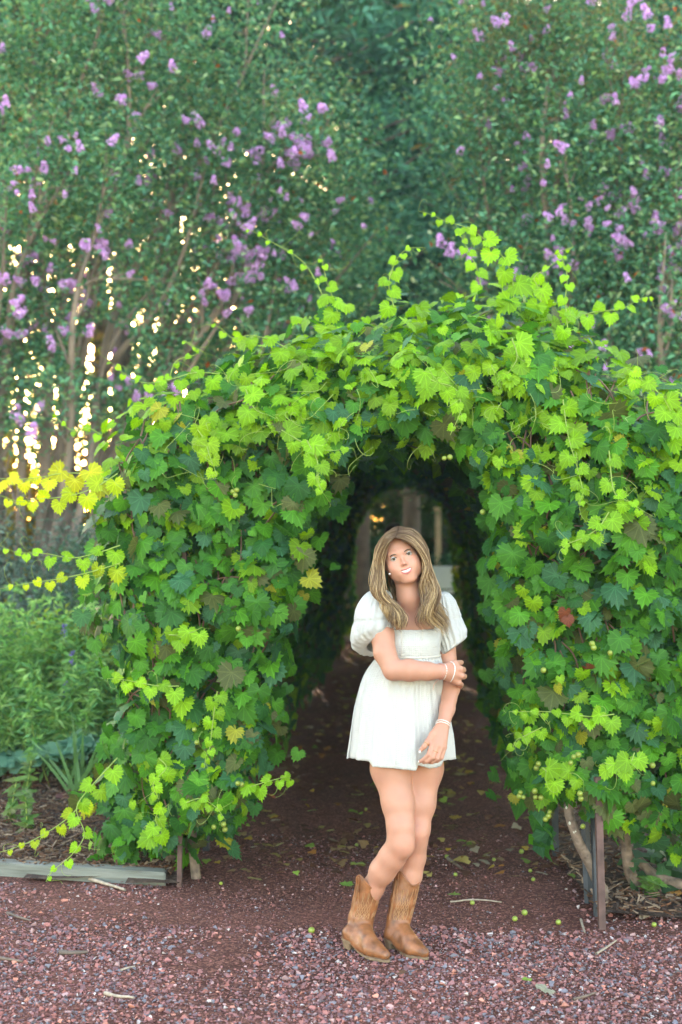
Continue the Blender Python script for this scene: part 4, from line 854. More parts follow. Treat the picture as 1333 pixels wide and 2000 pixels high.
for i, (px, Y, rr_, n_, lab) in enumerate([(20, 18.5, (1.3, .8, 4.6), 1500, 'airy sapling at the far left with golden light behind it'), (130, 19.5, (1.2, .8, 5.2), 1100, 'airy sapling just left of the low sun'), (255, 18.5, (1.2, .8, 4.8), 1700, 'airy sapling just right of the low sun'), (360, 19.5, (1.2, .8, 5), 3200, 'airy sapling in shade behind the upper left shoots')]):
    bush('sapling', lab, 'tree', (X(px, Y), Y), rr_, n_, .17, .5, [(.06, .13, .05), (.12, .15, .04), (.16, .12, .03)], 200+i, group='airy saplings against the light', stems=9)
bush('sun_glow_shrub', 'tall yellow leaved shrub glowing at the left edge below the sun', 'shrub', (X(25, 16.6), 16.6), (.45, .45, 2.7), 3500, .12, .5, [(.50, .38, .03), (.40, .36, .04), (.30, .18, .03)], 91)  # added shrub: golden glow below the sun is put into leaf colour
# salvia: upright leafy stems with thin violet spikes
M_violet = mat('salvia_flower', (0.22, 0.16, 0.50), 0.6)
def salvia(label, x, y, h, n, seed, w=0.25):
    rs = np.random.RandomState(seed); t = tag(empty('salvia_plant', (x, y, 0)), label, 'plant', 'salvia plants left of the arch'); P_, D_ = [], []
    for k in range(n):
        hh = h*rs.uniform(0.7, 1.08); e = np.array((x+rs.randn()*w, y+rs.randn()*w*0.7, hh)); b = np.array((x+rs.randn()*w*0.4, y+rs.randn()*w*0.4, 0.02)); pth = catmull([b, b*0.5+e*0.5+rs.randn(3)*0.03, e], 12); V, F = tube(pth, np.linspace(0.005, 0.002, 12), 4); child('stem', new_mesh('stem', V, F, M_shoot), t)
        k2 = 150; i = rs.randint(2, 12, k2); P_.append(pth[i]+rs.randn(k2, 3)*0.02); D_.append(rs.randn(k2, 3)*np.array((1, 1, 0.4)))
        if rs.rand() < 0.25:
            m2 = 30; u = rs.rand(m2); pp = e+np.stack([rs.randn(m2)*0.006, rs.randn(m2)*0.006, u*0.12], -1); child('flower_spike', scatter('flower_spike', QV, QF, pp, rand_rot(m2, rs), 0.012+0.006*rs.rand(m2), np.array((0.25, 0.18, 0.5))*(0.6+0.6*rs.rand(m2, 1)), M_flower), t)
    p = np.vstack(P_); D = np.vstack(D_); c = np.array([(0.20, 0.44, 0.13), (0.13, 0.34, 0.13), (0.29, 0.50, 0.17)])[rs.randint(0, 3, len(p))]*(0.7+0.6*rs.rand(len(p), 1)); leaf_cloud('foliage', p, 0.07, 0.28, c, M_tree, t, rs=rs, outdir=D); return t
salvia('tall salvia with violet flower spikes nearest the left edge', X(10, 8.9), 8.9, 1.0, 22, 1)
salvia('salvia clump with violet spikes in front of the yellow green bush', X(75, 9.2), 9.2, 1.02, 24, 2)
salvia('salvia clump at the back beside the silver shrub', X(-40, 9.8), 9.8, 1.05, 18, 3, w=0.3)
salvia('short leafy salvia leaning against the vine', X(150, 8.7), 8.7, 0.72, 16, 4, w=0.2)
# low ground cover, iris and seedlings
n = 5200; gx_ = R.uniform(-3.6, -1.25, n); gy_ = R.uniform(8.35, 10.2, n); hh = 0.05+0.24*(vnoise(np.stack([gx_*2, gy_*2, 0*gx_], -1))*0.5+0.5)+0.05*R.rand(n)
tt = R.rand(n, 1); c = np.array((0.06, 0.20, 0.12))*(1-tt)+np.array((0.20, 0.38, 0.24))*tt; nr = R.randn(n, 3)*0.35+np.array((0, -0.3, 1)); V, F, U = LL[0]
tag(obj('ground_cover', scatter('ground_cover', V, F, np.stack([gx_, gy_, hh], -1), frame_rot(nr, R.randn(n, 3)), R.uniform(0.05, 0.11, n), c, M_tree)), 'low green ground cover under the salvia left of the arch', 'ground cover', kind='stuff')
iris = tag(empty('iris_clump', (X(145, 8.3), 8.3, 0)), 'fan of sword shaped iris leaves beside the lower left vine', 'plant')
M_blade = mat('iris_blade', (0.11, 0.26, 0.08), 0.5, trans=0.25, noise=(10, 0.7, 1.3))
for k in range(14):
    a = R.uniform(-0.65, 0.65); l = R.uniform(0.35, 0.58); b = np.array((X(145, 8.3)+R.uniform(-.05, .05), 8.3+R.uniform(-.06, .06), 0.02)); dv = np.array((math.sin(a), R.uniform(-.4, .3), math.cos(a))); u = np.linspace(0, 1, 7)[:, None]; ctr = b+dv*l*u+np.array((0, 0, -1))*(u**2.5)*l*0.30*abs(math.sin(a)); w = 0.009*(1-u**3)*np.array((math.cos(a), 0.25, -math.sin(a)))
    V = np.vstack([ctr-w, ctr+w]); F = np.array([(i, i+1, 8+i, 7+i) for i in range(6)]); child('blade', new_mesh('blade', V, F, M_blade), iris)
def seedling(label, px, py, h, seed):
    rs = np.random.RandomState(seed); g_ = G(px, py); t = tag(empty('seedling', (g_[0], g_[1], 0.03)), label, 'plant', 'young plants in the mulch'); e = g_+np.array((rs.randn()*0.03, 0, h)); pth = catmull([g_+(0, 0, 0.02), g_*0.5+e*0.5, e], 8); V, F = tube(pth, 0.004, 4); child('stem', new_mesh('stem', V, F, M_shoot), t)
    for k in range(14):
        q = pth[1+k//2]; a = rs.rand()*6.28; o = obj('leaf', leaf_me[0], t); r3 = frame_rot(np.array([(rs.randn()*0.3, -0.4, 1.0)]), np.array([(math.cos(a), math.sin(a), 0.1)]))[0]; o.matrix_local = Matrix.Translation(Vector(q)-t.location) @ Matrix([list(v) for v in r3]).to_4x4() @ Matrix.Diagonal((0.045, 0.10, 0.08, 1)); o.color = (0.13*rs.uniform(.7, 1.2), 0.24*rs.uniform(.7, 1.2), 0.05, 1)
seedling('leafy seedling in the mulch at the far left edge', 15, 1620, 0.26, 1); seedling('leafy seedling with pale tips right of the far left one', 55, 1640, 0.24, 2); seedling('small seedling in front of the iris clump', 45, 1580, 0.30, 3)
seedling('little weed with round leaves right of the rusty arch post', 1275, 1765, 0.10, 4)
n = 120; tag(obj('weed_patch', scatter('weed_patch', LL[0][0], LL[0][1], np.stack([R.uniform(1.25, 1.7, n), R.uniform(6.1, 6.6, n), R.uniform(.05, .22, n)], -1), frame_rot(R.randn(n, 3)*.4+(0, -.4, 1), R.randn(n, 3)), R.uniform(.04, .09, n), np.array((0.05, 0.14, 0.05))*R.uniform(.6, 1.4, (n, 1)), M_tree)), 'sparse low weeds under the right vine beside the old roots', 'weeds', kind='stuff')

# ------------------------------------------------------------------ beyond the far end of the tunnel
YE = 20.2
pat = np.array([P(560, 1262, 1)*0]); Yp0, Yp1 = 19.4, 27
tag(obj('patio', new_mesh('patio', [(-2, Yp0, 0.02), (5, Yp0, 0.02), (5, Yp1, 0.02), (-2, Yp1, 0.02)], [(0, 1, 2, 3)], M_paver)), kind='structure')
M_curb = mat('pale_stone', (0.60, 0.57, 0.50), 0.85, noise=(8, 0.6, 1.2), bump=('noise', 20, 0.4, 0.01))
for i, (px, py, w, lab) in enumerate([(672, 1250, 0.34, 'pale edging stone at the far end of the tunnel left of the sleeve'), (700, 1243, 0.30, 'second pale edging stone at the far end partly behind the sleeve'), (918, 1238, 0.34, 'pale slanted edging stone at the far end right of the sleeve'), (893, 1254, 0.3, 'pale edging stone at the far end just behind the right sleeve')]):
    q = G(px, py); V, F = box((0, 0, 0), (w, 0.28, 0.14)); me = new_mesh('edging_stone', V, F, M_curb, False); o = obj('edging_stone', me, None, (q[0], q[1], 0.07)); o.rotation_euler = (0, 0, 0.3-0.25*i); bv = o.modifiers.new('b', 'BEVEL'); bv.width = 0.03; bv.segments = 2; tag(o, lab, 'stone', 'edging stones at the end of the tunnel')
# garden chair
Yc = 21.5; M_chair = mat('chair_paint', (0.55, 0.62, 0.60), 0.6); cx = X(866, Yc)
ch = tag(empty('garden_chair', (cx, Yc, 0.02)), 'pale grey garden chair seen through the tunnel over her shoulder', 'chair')
def part(par, name, parts, m, bev=0.0):
    mb = MB()
    for c, s_, *r in parts: V, F = box(c, s_, *(r or [])); mb.add(V, F)
    o = obj(name, mb.mesh(name, m, False), par)
    if bev: b = o.modifiers.new('b', 'BEVEL'); b.width = bev; b.segments = 2
    return o
for sx, sy in ((-.2, -.2), (.2, -.2), (-.2, .22), (.2, .22)): part(ch, 'leg', [((sx, sy, .25 if sy > 0 else .40), (.045, .045, .5 if sy > 0 else .8))], M_chair)
part(ch, 'seat', [((0, 0, .46), (.46, .46, .04))], M_chair, .01); part(ch, 'backrest', [((0, -.2, .68), (.40, .03, .34))], M_chair, .01)
# brown woven fence panel
M_brown = mat('brown_brush', (0.13, 0.065, 0.045), 0.95, noise=(12, .5, 1.6), bump=('noise', 50, .8, .03))
fp = tag(empty('brush_fence', (X(866, 24), 24, 0)), 'brown brushwood fence panel beyond the tunnel right of her head', 'fence')
for k in range(36): part(fp, 'stick', [((-0.95+k*0.055, R.uniform(-.02, .02), 0.62+R.uniform(-.03, .03)), (0.05, 0.05, 1.24))], M_brown)
part(fp, 'rail', [((0, -.05, 1.15), (2.0, .04, .06))], M_darkbark)
# white tent, post, hanging board, end hoop
M_white = mat('white_canvas', (0.8, 0.82, 0.85), 0.7)
tn_ = tag(empty('garden_tent', (X(880, 32), 32, 0)), 'white canvas canopy peak in the distance right of her head', 'tent'); me = new_mesh('canopy', [(-1.1, -1, 1.3), (1.1, -1, 1.3), (1.1, 1, 1.3), (-1.1, 1, 1.3), (0, 0, 2.15)], [(0, 1, 4), (1, 2, 4), (2, 3, 4), (3, 0, 4)], M_white, False); obj('canopy', me, tn_)
for sx, sy in ((-1.05, -.95), (1.05, -.95), (1.05, .95), (-1.05, .95)): part(tn_, 'pole', [((sx, sy, .65), (.05, .05, 1.3))], M_white)
M_cream = mat('cream_post', (0.65, 0.50, 0.32), 0.6, noise=(4, .6, 1.2))
pp_ = tag(empty('post', (X(856, 23), 23, 0)), 'cream post standing beyond the tunnel right of her head', 'post'); part(pp_, 'shaft', [((0, 0, 0.85), (.09, .09, 1.7))], M_cream, .01)
part(pp_, 'cap', [((0, 0, 1.73), (.14, .14, .05))], M_cream, .01)
bd = tag(empty('hanging_board', (X(806, 19.6), 19.6, Z(966, 19.6))), 'weathered oval board hanging at the far end of the tunnel', 'sign'); V, F = tube([(-.2, 0, 0), (-.17, 0, .01), (0, 0, .02), (.17, 0, .01), (.2, 0, 0)], np.array([.01, .035, .05, .035, .01]), 8); obj('board', new_mesh('board', V*np.array((1, .4, 1)), F, M_driftwood), bd)
V, F = tube([(-.15, 0, .02), (-.15, 0, .14)], .006, 4); obj('chain', new_mesh('chain', V, F, M_steel), bd); V, F = tube([(.15, 0, .02), (.15, 0, .14)], .006, 4); obj('chain', new_mesh('chain', V, F, M_steel), bd)
t = tag(empty('oak_tree', (X(828, 26), 26, 0)), 'brown tree trunk with a green crown beyond the end of the tunnel', 'tree'); mb, an = branchy((X(828, 26), 26, 0), [(X(780, 26), 26, 4.4), (X(900, 26), 25.5, 4.5), (X(840, 26), 27, 5.2)], 0.16, .1, 4, np.random.RandomState(3)); child('trunk', mb.mesh('trunk', M_darkbark), t); n = 6000; A = np.array([a_[0] for a_ in an]); q = A[R.randint(0, len(A), n)]+R.randn(n, 3)*.5; leaf_cloud('foliage', q, .12, .5, np.array((.08, .17, .05))*(.6+.8*R.rand(n, 1)), M_tree, t)
for i, (px, Y, r, cc, lab) in enumerate([(735, 23, (.9, .7, 1.25), [(.04, .16, .09), (.06, .2, .1)], 'green shrub at the far end left of her hair'), (905, 22, (.7, .6, .95), [(.05, .17, .09), (.03, .1, .06)], 'green shrub at the far end right of the chair'), (780, 29, (2.6, 1, 4.4), [(.10, .26, .12), (.14, .3, .1)], 'tall bright green bush beyond the tunnel'), (1000, 28, (2, 1, 3), [(.05, .14, .06)], 'dark bush beyond the right tunnel wall'), (745, 24, (2.4, 1, 4.2), [(.04, .11, .05)], 'dark bush beyond the left tunnel wall')]):  # last bush added, tall and dense, to keep low sun off the tunnel floor
    bush('garden_bush', lab, 'bush', (X(px, Y), Y), r, 3500 if r[2] < 2 else 20000, .12, .5, cc, 120+i, group='bushes beyond the tunnel')
print('background done')

# the air: a thin veil of haze through which the low sun glows
hz = bpy.data.materials.new('haze'); hz.use_nodes = True; N = hz.node_tree.nodes; N.remove(N['Principled BSDF']); pv = N.new('ShaderNodeVolumePrincipled'); pv.inputs['Color'].default_value = (0.62, 0.90, 1.0, 1); pv.inputs['Density'].default_value = 0.0013; pv.inputs['Anisotropy'].default_value = 0.2; hz.node_tree.links.new(pv.outputs[0], N['Material Output'].inputs['Volume'])
V, F = box((0, 35, 6.5), (184, 194, 15.2)); tag(obj('haze', new_mesh('haze', V, F, hz, False)), 'thin pale air between the trees', 'haze', kind='stuff')
M_sun = bpy.data.materials.new('sun_glow'); M_sun.use_nodes = True; N = M_sun.node_tree.nodes; b = N['Principled BSDF']; b.inputs['Base Color'].default_value = (0, 0, 0, 1); b.inputs['Emission Color'].default_value = (1, .8, .5, 1); b.inputs['Emission Strength'].default_value = 60
sm_ = ico(2.2, 3); sm_.materials.append(M_sun); tag(obj('sun_disc', sm_, None, Vector((0, 0, CH))+sun_dir*400), kind='structure')
# ------------------------------------------------------------------ the woman
person = tag(empty('person', tuple(G(760, 1862))), 'smiling woman in white puff sleeve dress and tan boots standing under the arch', 'person')
YB = 5.53                       # depth of the trunk of the body
EX, EY, EZ = np.array((0.94, 0, 0.342)), np.array((-0.10, -0.995, 0.0)), np.array((-0.342, 0, 0.94))
EY = EY-EX*(EY @ EX)*1.0; EY /= np.linalg.norm(EY); EY = -np.cross(EX, EZ)*-1.0 if False else EY; EZ = EZ-EY*(EZ @ EY); EZ /= np.linalg.norm(EZ)
MH = np.stack([EX, EY, EZ], 1); HS = 0.00097
OH = P(784.4, 1086.5, 5.385)-MH @ (np.array((0, 80, 0))*HS)
def H(x, y, z): return OH+MH @ (np.array((x, y, z), float)*HS)
def HL(V): return ((V-OH) @ MH)/HS
F_ = Field((P(655, 1000, 5.5)[0], 5.22, 0.16), (P(925, 1000, 5.5)[0], 5.74, 1.66), 0.0025)
def he(c, r, k=0.008, op='add'): F_.ell(H(*c), np.array(r)*HS, k, MH, op)
def hc(a, b, ra, rb, k=0.004, op='add'): F_.cone(H(*a), H(*b), ra*HS, rb*HS, k, op)
# skull and face
he((0, -12, 22), (71, 86, 72), 0.01); he((0, 20, -20), (64, 61, 80), 0.02)
for s in (-1, 1):
    hc((s*48, 8, -50), (s*17, 58, -90), 21, 16, 0.025)           # jaw line
    he((s*38, 50, -30), (25, 25, 26), 0.02)                    # cheek
    he((s*33, 60, -42), (16, 17, 15), 0.018)                    # smiling cheek
    hc((s*10, 74, 17), (s*40, 60, 17), 9, 7, 0.014)             # brow
    he((s*70, -4, -12), (7, 14, 28), 0.006)                     # ear
he((0, 66, -94), (19, 15, 13), 0.018)                           # chin
hc((0, 75, 6), (0, 90, -25), 5.2, 6.8, 0.008); he((0, 93, -29), (7.8, 9.5, 7.2), 0.006)   # nose
for s in (-1, 1): he((s*9.5, 83, -32), (5.8, 8.5, 5.4), 0.005)
he((0, 70, -60), (38, 16, 24), 0.018)
for s in (-1, 1): he((s*42, 38, -62), (19, 24, 24), 0.02)                           # mouth barrel
for s in (-1, 1): he((s*31, 84, -0.5), (14, 12, 4.6), 0.0012, 'sub')
he((0, 93, -60.5), (28, 13, 6.8), 0.0015, 'sub')
for s in (-1, 1): he((s*15, 90, -57.5), (12, 11, 4.6), 0.0015, 'sub')
for s in (-1, 1):
    hc((0, 85.5, -53.5), (s*14, 84, -51.5), 2.5, 2.3, 0.002); hc((s*14, 84, -51.5), (s*28, 76, -49), 2.3, 1.3, 0.002)
    hc((0, 85.5, -69.5), (s*14, 83.5, -65.5), 3.3, 2.8, 0.002); hc((s*14, 83.5, -65.5), (s*28, 76, -50), 2.8, 1.3, 0.002)
# neck, shoulders, chest, torso
F_.chain([H(0, -18, -40), P(800, 1165, 5.475), P(808, 1205, 5.52)], [.050, .045, .050], 0.02)
nb = P(808, 1208, 5.53); sR, sL = P(742, 1206, 5.475), P(864, 1202, 5.575)
F_.cone(nb, sR, .045, .045, 0.03); F_.cone(nb, sL, .042, .040, 0.03)
F_.ell(P(803, 1240, YB), (.108, .078, .10), 0.03); F_.ell(P(800, 1290, YB), (.10, .075, .12), 0.03); F_.ell(P(792, 1400, YB), (.135, .095, .12), 0.04)
F_.cone(P(808, 1206, 5.485), P(770, 1194, 5.47), .010, .008, 0.012); F_.cone(P(812, 1206, 5.485), P(850, 1192, 5.53), .010, .008, 0.012)   # collar bones
# right arm (image left), crossing in front
eR = P(768, 1309, 5.37); wR = P(866, 1312, 5.385)
F_.chain([sR, P(747, 1240, 5.43), P(752, 1275, 5.40), eR], [.046, .0455, .042, .037], 0.012)
F_.chain([eR, P(800, 1309, 5.355), P(835, 1311, 5.365), wR], [.038, .041, .034, .0255], 0.012)
# left arm, hanging
eL = P(878, 1318, 5.535); wL = P(867, 1412, 5.395)
F_.chain([sL, P(872, 1250, 5.57), eL], [.043, .036, .033], 0.012); F_.chain([eL, P(881, 1345, 5.505), P(874, 1385, 5.44), wL], [.033, .0335, .029, .0245], 0.012)
# right hand gripping the left forearm
kn = [(890, 1296, 5.415), (899, 1307, 5.412), (901, 1320, 5.414), (896, 1333, 5.42)]; pip = [(897, 1295, 5.455), (905, 1308, 5.460), (907, 1321, 5.460), (901, 1337, 5.458)]; tipR = [(901, 1294, 5.50), (906, 1309, 5.51), (906, 1323, 5.51), (900, 1341, 5.50)]; tip2 = [(893, 1298, 5.545), (895, 1312, 5.56), (895, 1326, 5.555), (892, 1342, 5.54)]
F_.cone(wR, P(878, 1316, 5.40), .0245, .025, 0.01); F_.ell(P(886, 1314, 5.412), (.021, .015, .031), 0.01)
for a, b, c, d, r in zip(kn, pip, tipR, tip2, (.0100, .0105, .0100, .0090)):
    F_.cone(P(868, 1312+(a[1]-1315)*0.4, 5.392), P(*a), .016, r*1.35, 0.010); F_.cone(P(*a), P(*b), r*1.25, r*1.08, 0.004); F_.cone(P(*b), P(*c), r*1.08, r*.95, 0.003); F_.cone(P(*c), P(*d), r*.95, r*.8, 0.003)
F_.chain([P(872, 1306, 5.41), P(866, 1303, 5.45), P(864, 1306, 5.49)], [.013, .011, .009], 0.005)
# left hand resting on the skirt
mc = [(845.5, 1455, 5.335), (854, 1457, 5.33), (862, 1459, 5.335), (868, 1460, 5.345)]; pp1 = [(838, 1474, 5.318), (846, 1479, 5.312), (855, 1481, 5.318), (863, 1480, 5.330)]; pp2 = [(829, 1483, 5.325), (835, 1487, 5.322), (845, 1488, 5.326), (855, 1486, 5.336)]; pp3 = [(821, 1487, 5.335), (828, 1489, 5.338), (839, 1489, 5.34), (850, 1488, 5.346)]
for a, b, c, d, r in zip(mc, pp1, pp2, pp3, (.0092, .0096, .0092, .0082)):
    F_.cone(P(866+(a[0]-858)*0.45, 1417, 5.388), P(*a), .0145, r*1.3, 0.010); F_.cone(P(*a), P(*b), r*1.25, r*1.0, 0.003); F_.cone(P(*b), P(*c), r*1.0, r*.9, 0.0025); F_.cone(P(*c), P(*d), r*.9, r*.72, 0.002)
F_.chain([P(857, 1420, 5.38), P(845, 1435, 5.355), P(836, 1448, 5.34), P(829, 1458, 5.332), P(822, 1466, 5.332)], [.015, .0125, .0105, .0095, .007], 0.005)
# legs
F_.chain([P(768, 1430, 5.53), P(764, 1500, 5.50), P(778, 1570, 5.455), P(783, 1615, 5.425), P(783, 1648, 5.415)], [.086, .075, .058, .0485, .0465], 0.03)
F_.chain([P(783, 1648, 5.42), P(766, 1675, 5.44), P(748, 1700, 5.465), P(728, 1735, 5.50), P(714, 1775, 5.52)], [.046, .047, .0455, .0385, .034], 0.03)
F_.ell(P(790, 1652, 5.395), (.024, .022, .034), 0.035)
F_.chain([P(818, 1430, 5.57), P(829, 1500, 5.565), P(823, 1570, 5.53), P(818, 1620, 5.505), P(814, 1645, 5.50)], [.083, .071, .052, .040, .039], 0.03)
F_.chain([P(814, 1645, 5.505), P(809, 1675, 5.52), P(802, 1710, 5.52), P(791, 1745, 5.51), P(783, 1775, 5.50)], [.043, .0455, .045, .040, .036], 0.012)
F_.ell(P(820, 1630, 5.475), (.019, .02, .028), 0.03)
V, FQ = F_.nets(); L = HL(V); del F_
def gs(c, r): return np.exp(-(((L-np.array(c))/np.array(r))**2).sum(1))
C = np.tile(np.array((0.50, 0.235, 0.155)), (len(V), 1)); C *= (1+0.05*vnoise(V*40))[:, None]
face_ = np.clip(gs((0, 80, -20), (60, 60, 75))*1.5, 0, 1)[:, None]; C = C*(1+0.10*face_); blush = np.clip(gs((-38, 55, -26), (20, 40, 15))+gs((38, 55, -26), (20, 40, 15))+0.7*gs((0, 95, -28), (9, 20, 9)), 0, 1)[:, None]*0.6; C = C*(1-blush)+np.array((0.62, 0.24, 0.17))*blush  # face colour lightened to offset the shade of the hair, plus blush
knee = np.clip(np.exp(-((V-P(793, 1655, 5.37))/0.05)**2).prod(1)+np.exp(-((V-P(822, 1628, 5.45))/0.04)**2).prod(1), 0, 1)[:, None]*0.4; C = C*(1-knee)+np.array((0.58, 0.24, 0.16))*knee
ax = np.abs(L[:, 0]); up_ = -53.5+ax*ax*0.0062; lo_ = -69.8+ax*ax*0.025
lip = ((np.abs(L[:, 2]-up_) < 2.7) | (np.abs(L[:, 2]-lo_) < 3.5)) & (ax < 19) & (L[:, 1] > 60) & (L[:, 2] < -46) & (L[:, 2] > -75)
C[lip] = (0.50, 0.20, 0.16)
inn = (ax < 24) & (L[:, 1] > 50) & (L[:, 1] < 83) & (L[:, 2] < up_-3) & (L[:, 2] > lo_+3.5); C[inn] = (0.25, 0.06, 0.05)
for s in (-1, 1):              # darker upper lids and dark nostrils
    e = np.clip(gs((s*31, 80, 6), (17, 30, 5)), 0, 1)[:, None]*0.35; C = C*(1-e)+np.array((0.30, 0.14, 0.09))*e
    e = np.clip(gs((s*5.5, 93, -38), (3, 9, 2.6)), 0, 1)[:, None]*0.8; C = C*(1-e)+np.array((0.20, 0.07, 0.05))*e
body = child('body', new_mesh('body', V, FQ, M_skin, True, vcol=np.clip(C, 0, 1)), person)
print('body', len(V))

def hmesh(name, m, pieces, par=person):
    mb = MB()
    for V, F, *c in pieces: mb.add(OH+(V*HS) @ MH.T, F, *(c or []))
    return child(name, mb.mesh(name, m), par)
# eyes
for s in (-1, 1):
    n, mseg = 20, 24; th = np.linspace(0, math.pi*0.6, n); ph = np.arange(mseg)*2*math.pi/mseg
    gz_ = np.linalg.inv(MH) @ np.array((0, -1.0, 0)); gz_ /= np.linalg.norm(gz_); gx_1 = np.cross((0, 0, 1), gz_); gx_1 /= np.linalg.norm(gx_1); gy_1 = np.cross(gz_, gx_1)
    Vv = np.array([np.array((s*31, 68.5, 0))+12*(math.cos(a)*gz_+math.sin(a)*(math.cos(b)*gx_1+math.sin(b)*gy_1)) for a in th for b in ph])
    cc = np.array([((0.01, 0.008, 0.006) if a < 0.20 else (0.13, 0.09, 0.05) if a < 0.50 else (0.03, 0.02, 0.015) if a < 0.58 else (0.50, 0.46, 0.43)) for a in th for b in ph])
    i = np.arange(n-1)[:, None]; j = np.arange(mseg)[None]; Fv = np.stack([i*mseg+j, i*mseg+(j+1) % mseg, (i+1)*mseg+(j+1) % mseg, (i+1)*mseg+j], -1).reshape(-1, 4)
    hmesh('eye', M_eye, [(Vv, Fv, cc)])
    u = np.linspace(-1, 1, 12); pts = np.stack([s*31+u*14.5, 81.5-4.5*u*u, 5.0*(1-u*u)-0.4-0.5*(u*s < -0.5)], -1); V, F = tube(pts, 1.35*np.sqrt(np.clip(1.15-u*u, .1, 1)), 5); hmesh('eyelash', M_dark, [(V, F)])
    pts = np.stack([s*(12+28*(u+1)/2+4), 84-9*((u+1)/2)**2-1.5, 14.0+4.0*(1-(u-0.25)**2)-1.5*(u+1)], -1); V, F = tube(pts, 2.3*np.sqrt(np.clip(1.1-u*u*0.95, .08, 1)), 5); V = V*1.0; hmesh('eyebrow', M_dark, [(V, F)])
# lips
M_lip = mat('lip', (0.50, 0.125, 0.11), 0.35, sss=0.2)
u = np.linspace(-1, 1, 25); au = np.abs(u)
V, F = tube(np.stack([u*30, 87.2-11.0*au**2.2, -53.3+4.6*au**1.9-1.0*np.exp(-(u/0.12)**2)], -1), 2.1*np.sqrt(np.clip(1.03-au**2.5, .05, 1)), 8); hmesh('lip', M_lip, [(V, F)])
V, F = tube(np.stack([u*29, 87.2-11.0*au**2.2, -69.3+19.0*au**2.1], -1), 2.9*np.sqrt(np.clip(1.03-au**2.0, .05, 1)), 8); hmesh('lip', M_lip, [(V, F)])
# teeth
for k in range(-4, 5):
    w = 5.6; xk = k*5.7; yk = 83.2-xk*xk*0.011; hgt = 12-0.5*abs(k)**1.3; c = np.array((xk, yk, -60.0+xk*xk*0.011)); V, F = box(c, (w*0.97, 4, hgt)); hmesh('tooth', M_teeth, [(V, F)])
V, F = tube([(-70, 3, -36), (-71, 4, -38)], 1, 6); e_ = obj('earring', ico(0.0034, 2), person, Vector(P(761.5, 1121, 5.372))-person.location); e_.data.materials.append(M_bead)

# hair: many tapering wavy locks between guide lines
def gd(l): return catmull(np.array([P(a, b, c) for a, b, c in l]), 32)
LG = [[(773, 1050, 5.375), (763, 1056, 5.372), (751, 1077, 5.388), (745, 1103, 5.40), (745, 1132, 5.395), (756, 1158, 5.378), (771, 1184, 5.368), (783, 1206, 5.365), (792, 1226, 5.372)],
      [(774, 1044, 5.385), (757, 1052, 5.38), (742, 1080, 5.40), (738, 1110, 5.41), (739, 1140, 5.400), (750, 1165, 5.378), (768, 1192, 5.365), (785, 1214, 5.362), (794, 1232, 5.37)],
      [(776, 1038, 5.40), (754, 1048, 5.395), (738, 1080, 5.41), (734, 1112, 5.415), (734, 1145, 5.405), (745, 1168, 5.39), (763, 1192, 5.375), (773, 1212, 5.375), (777, 1228, 5.38)],
      [(777, 1032, 5.43), (756, 1042, 5.44), (738, 1070, 5.45), (732, 1105, 5.455), (733, 1140, 5.44), (742, 1162, 5.42), (757, 1186, 5.39), (769, 1205, 5.385), (776, 1222, 5.385)],
      [(779, 1029, 5.48), (760, 1042, 5.50), (742, 1075, 5.515), (737, 1110, 5.51), (738, 1145, 5.49), (748, 1172, 5.46), (762, 1190, 5.43), (772, 1208, 5.41), (778, 1222, 5.40)],
      [(780, 1028, 5.53), (764, 1038, 5.57), (755, 1080, 5.59), (748, 1120, 5.585), (752, 1150, 5.57), (760, 1175, 5.56), (772, 1195, 5.56), (780, 1210, 5.56), (785, 1225, 5.56)]]
RG = [[(774, 1050, 5.375), (792, 1054, 5.366), (815, 1070, 5.374), (829, 1096, 5.39), (833, 1122, 5.395), (829, 1150, 5.395), (820, 1178, 5.395), (822, 1205, 5.39), (836, 1226, 5.385)],
      [(775, 1046, 5.38), (798, 1049, 5.37), (820, 1067, 5.38), (832, 1095, 5.395), (836, 1122, 5.40), (835, 1152, 5.398), (832, 1182, 5.39), (842, 1208, 5.385), (856, 1233, 5.39)],
      [(776, 1041, 5.39), (802, 1046, 5.382), (823, 1066, 5.392), (834, 1097, 5.40), (838, 1128, 5.40), (842, 1158, 5.40), (846, 1186, 5.395), (856, 1212, 5.395), (867, 1239, 5.40)],
      [(779, 1036, 5.41), (806, 1040, 5.41), (826, 1064, 5.42), (836, 1098, 5.425), (841, 1130, 5.42), (850, 1160, 5.415), (855, 1188, 5.41), (863, 1212, 5.41), (869, 1234, 5.41)],
      [(780, 1030, 5.46), (810, 1036, 5.46), (828, 1062, 5.475), (838, 1098, 5.475), (843, 1132, 5.465), (853, 1162, 5.455), (857, 1188, 5.45), (864, 1208, 5.445), (868, 1228, 5.44)],
      [(782, 1028, 5.53), (808, 1042, 5.57), (830, 1078, 5.59), (838, 1115, 5.585), (842, 1145, 5.575), (846, 1175, 5.56), (850, 1198, 5.56), (855, 1212, 5.56), (858, 1224, 5.55)]]
NG = [[(780, 1040, 5.58), (765, 1090, 5.61), (758, 1140, 5.585), (768, 1180, 5.575), (782, 1215, 5.575)], [(785, 1040, 5.58), (790, 1090, 5.61), (785, 1140, 5.58), (790, 1180, 5.585), (795, 1215, 5.585)], [(790, 1040, 5.58), (815, 1090, 5.61), (818, 1140, 5.58), (825, 1180, 5.585), (830, 1215, 5.585)], [(790, 1040, 5.58), (830, 1085, 5.60), (836, 1140, 5.58), (845, 1180, 5.575), (850, 1215, 5.575)]]
mb = MB(); rs = np.random.RandomState(12)
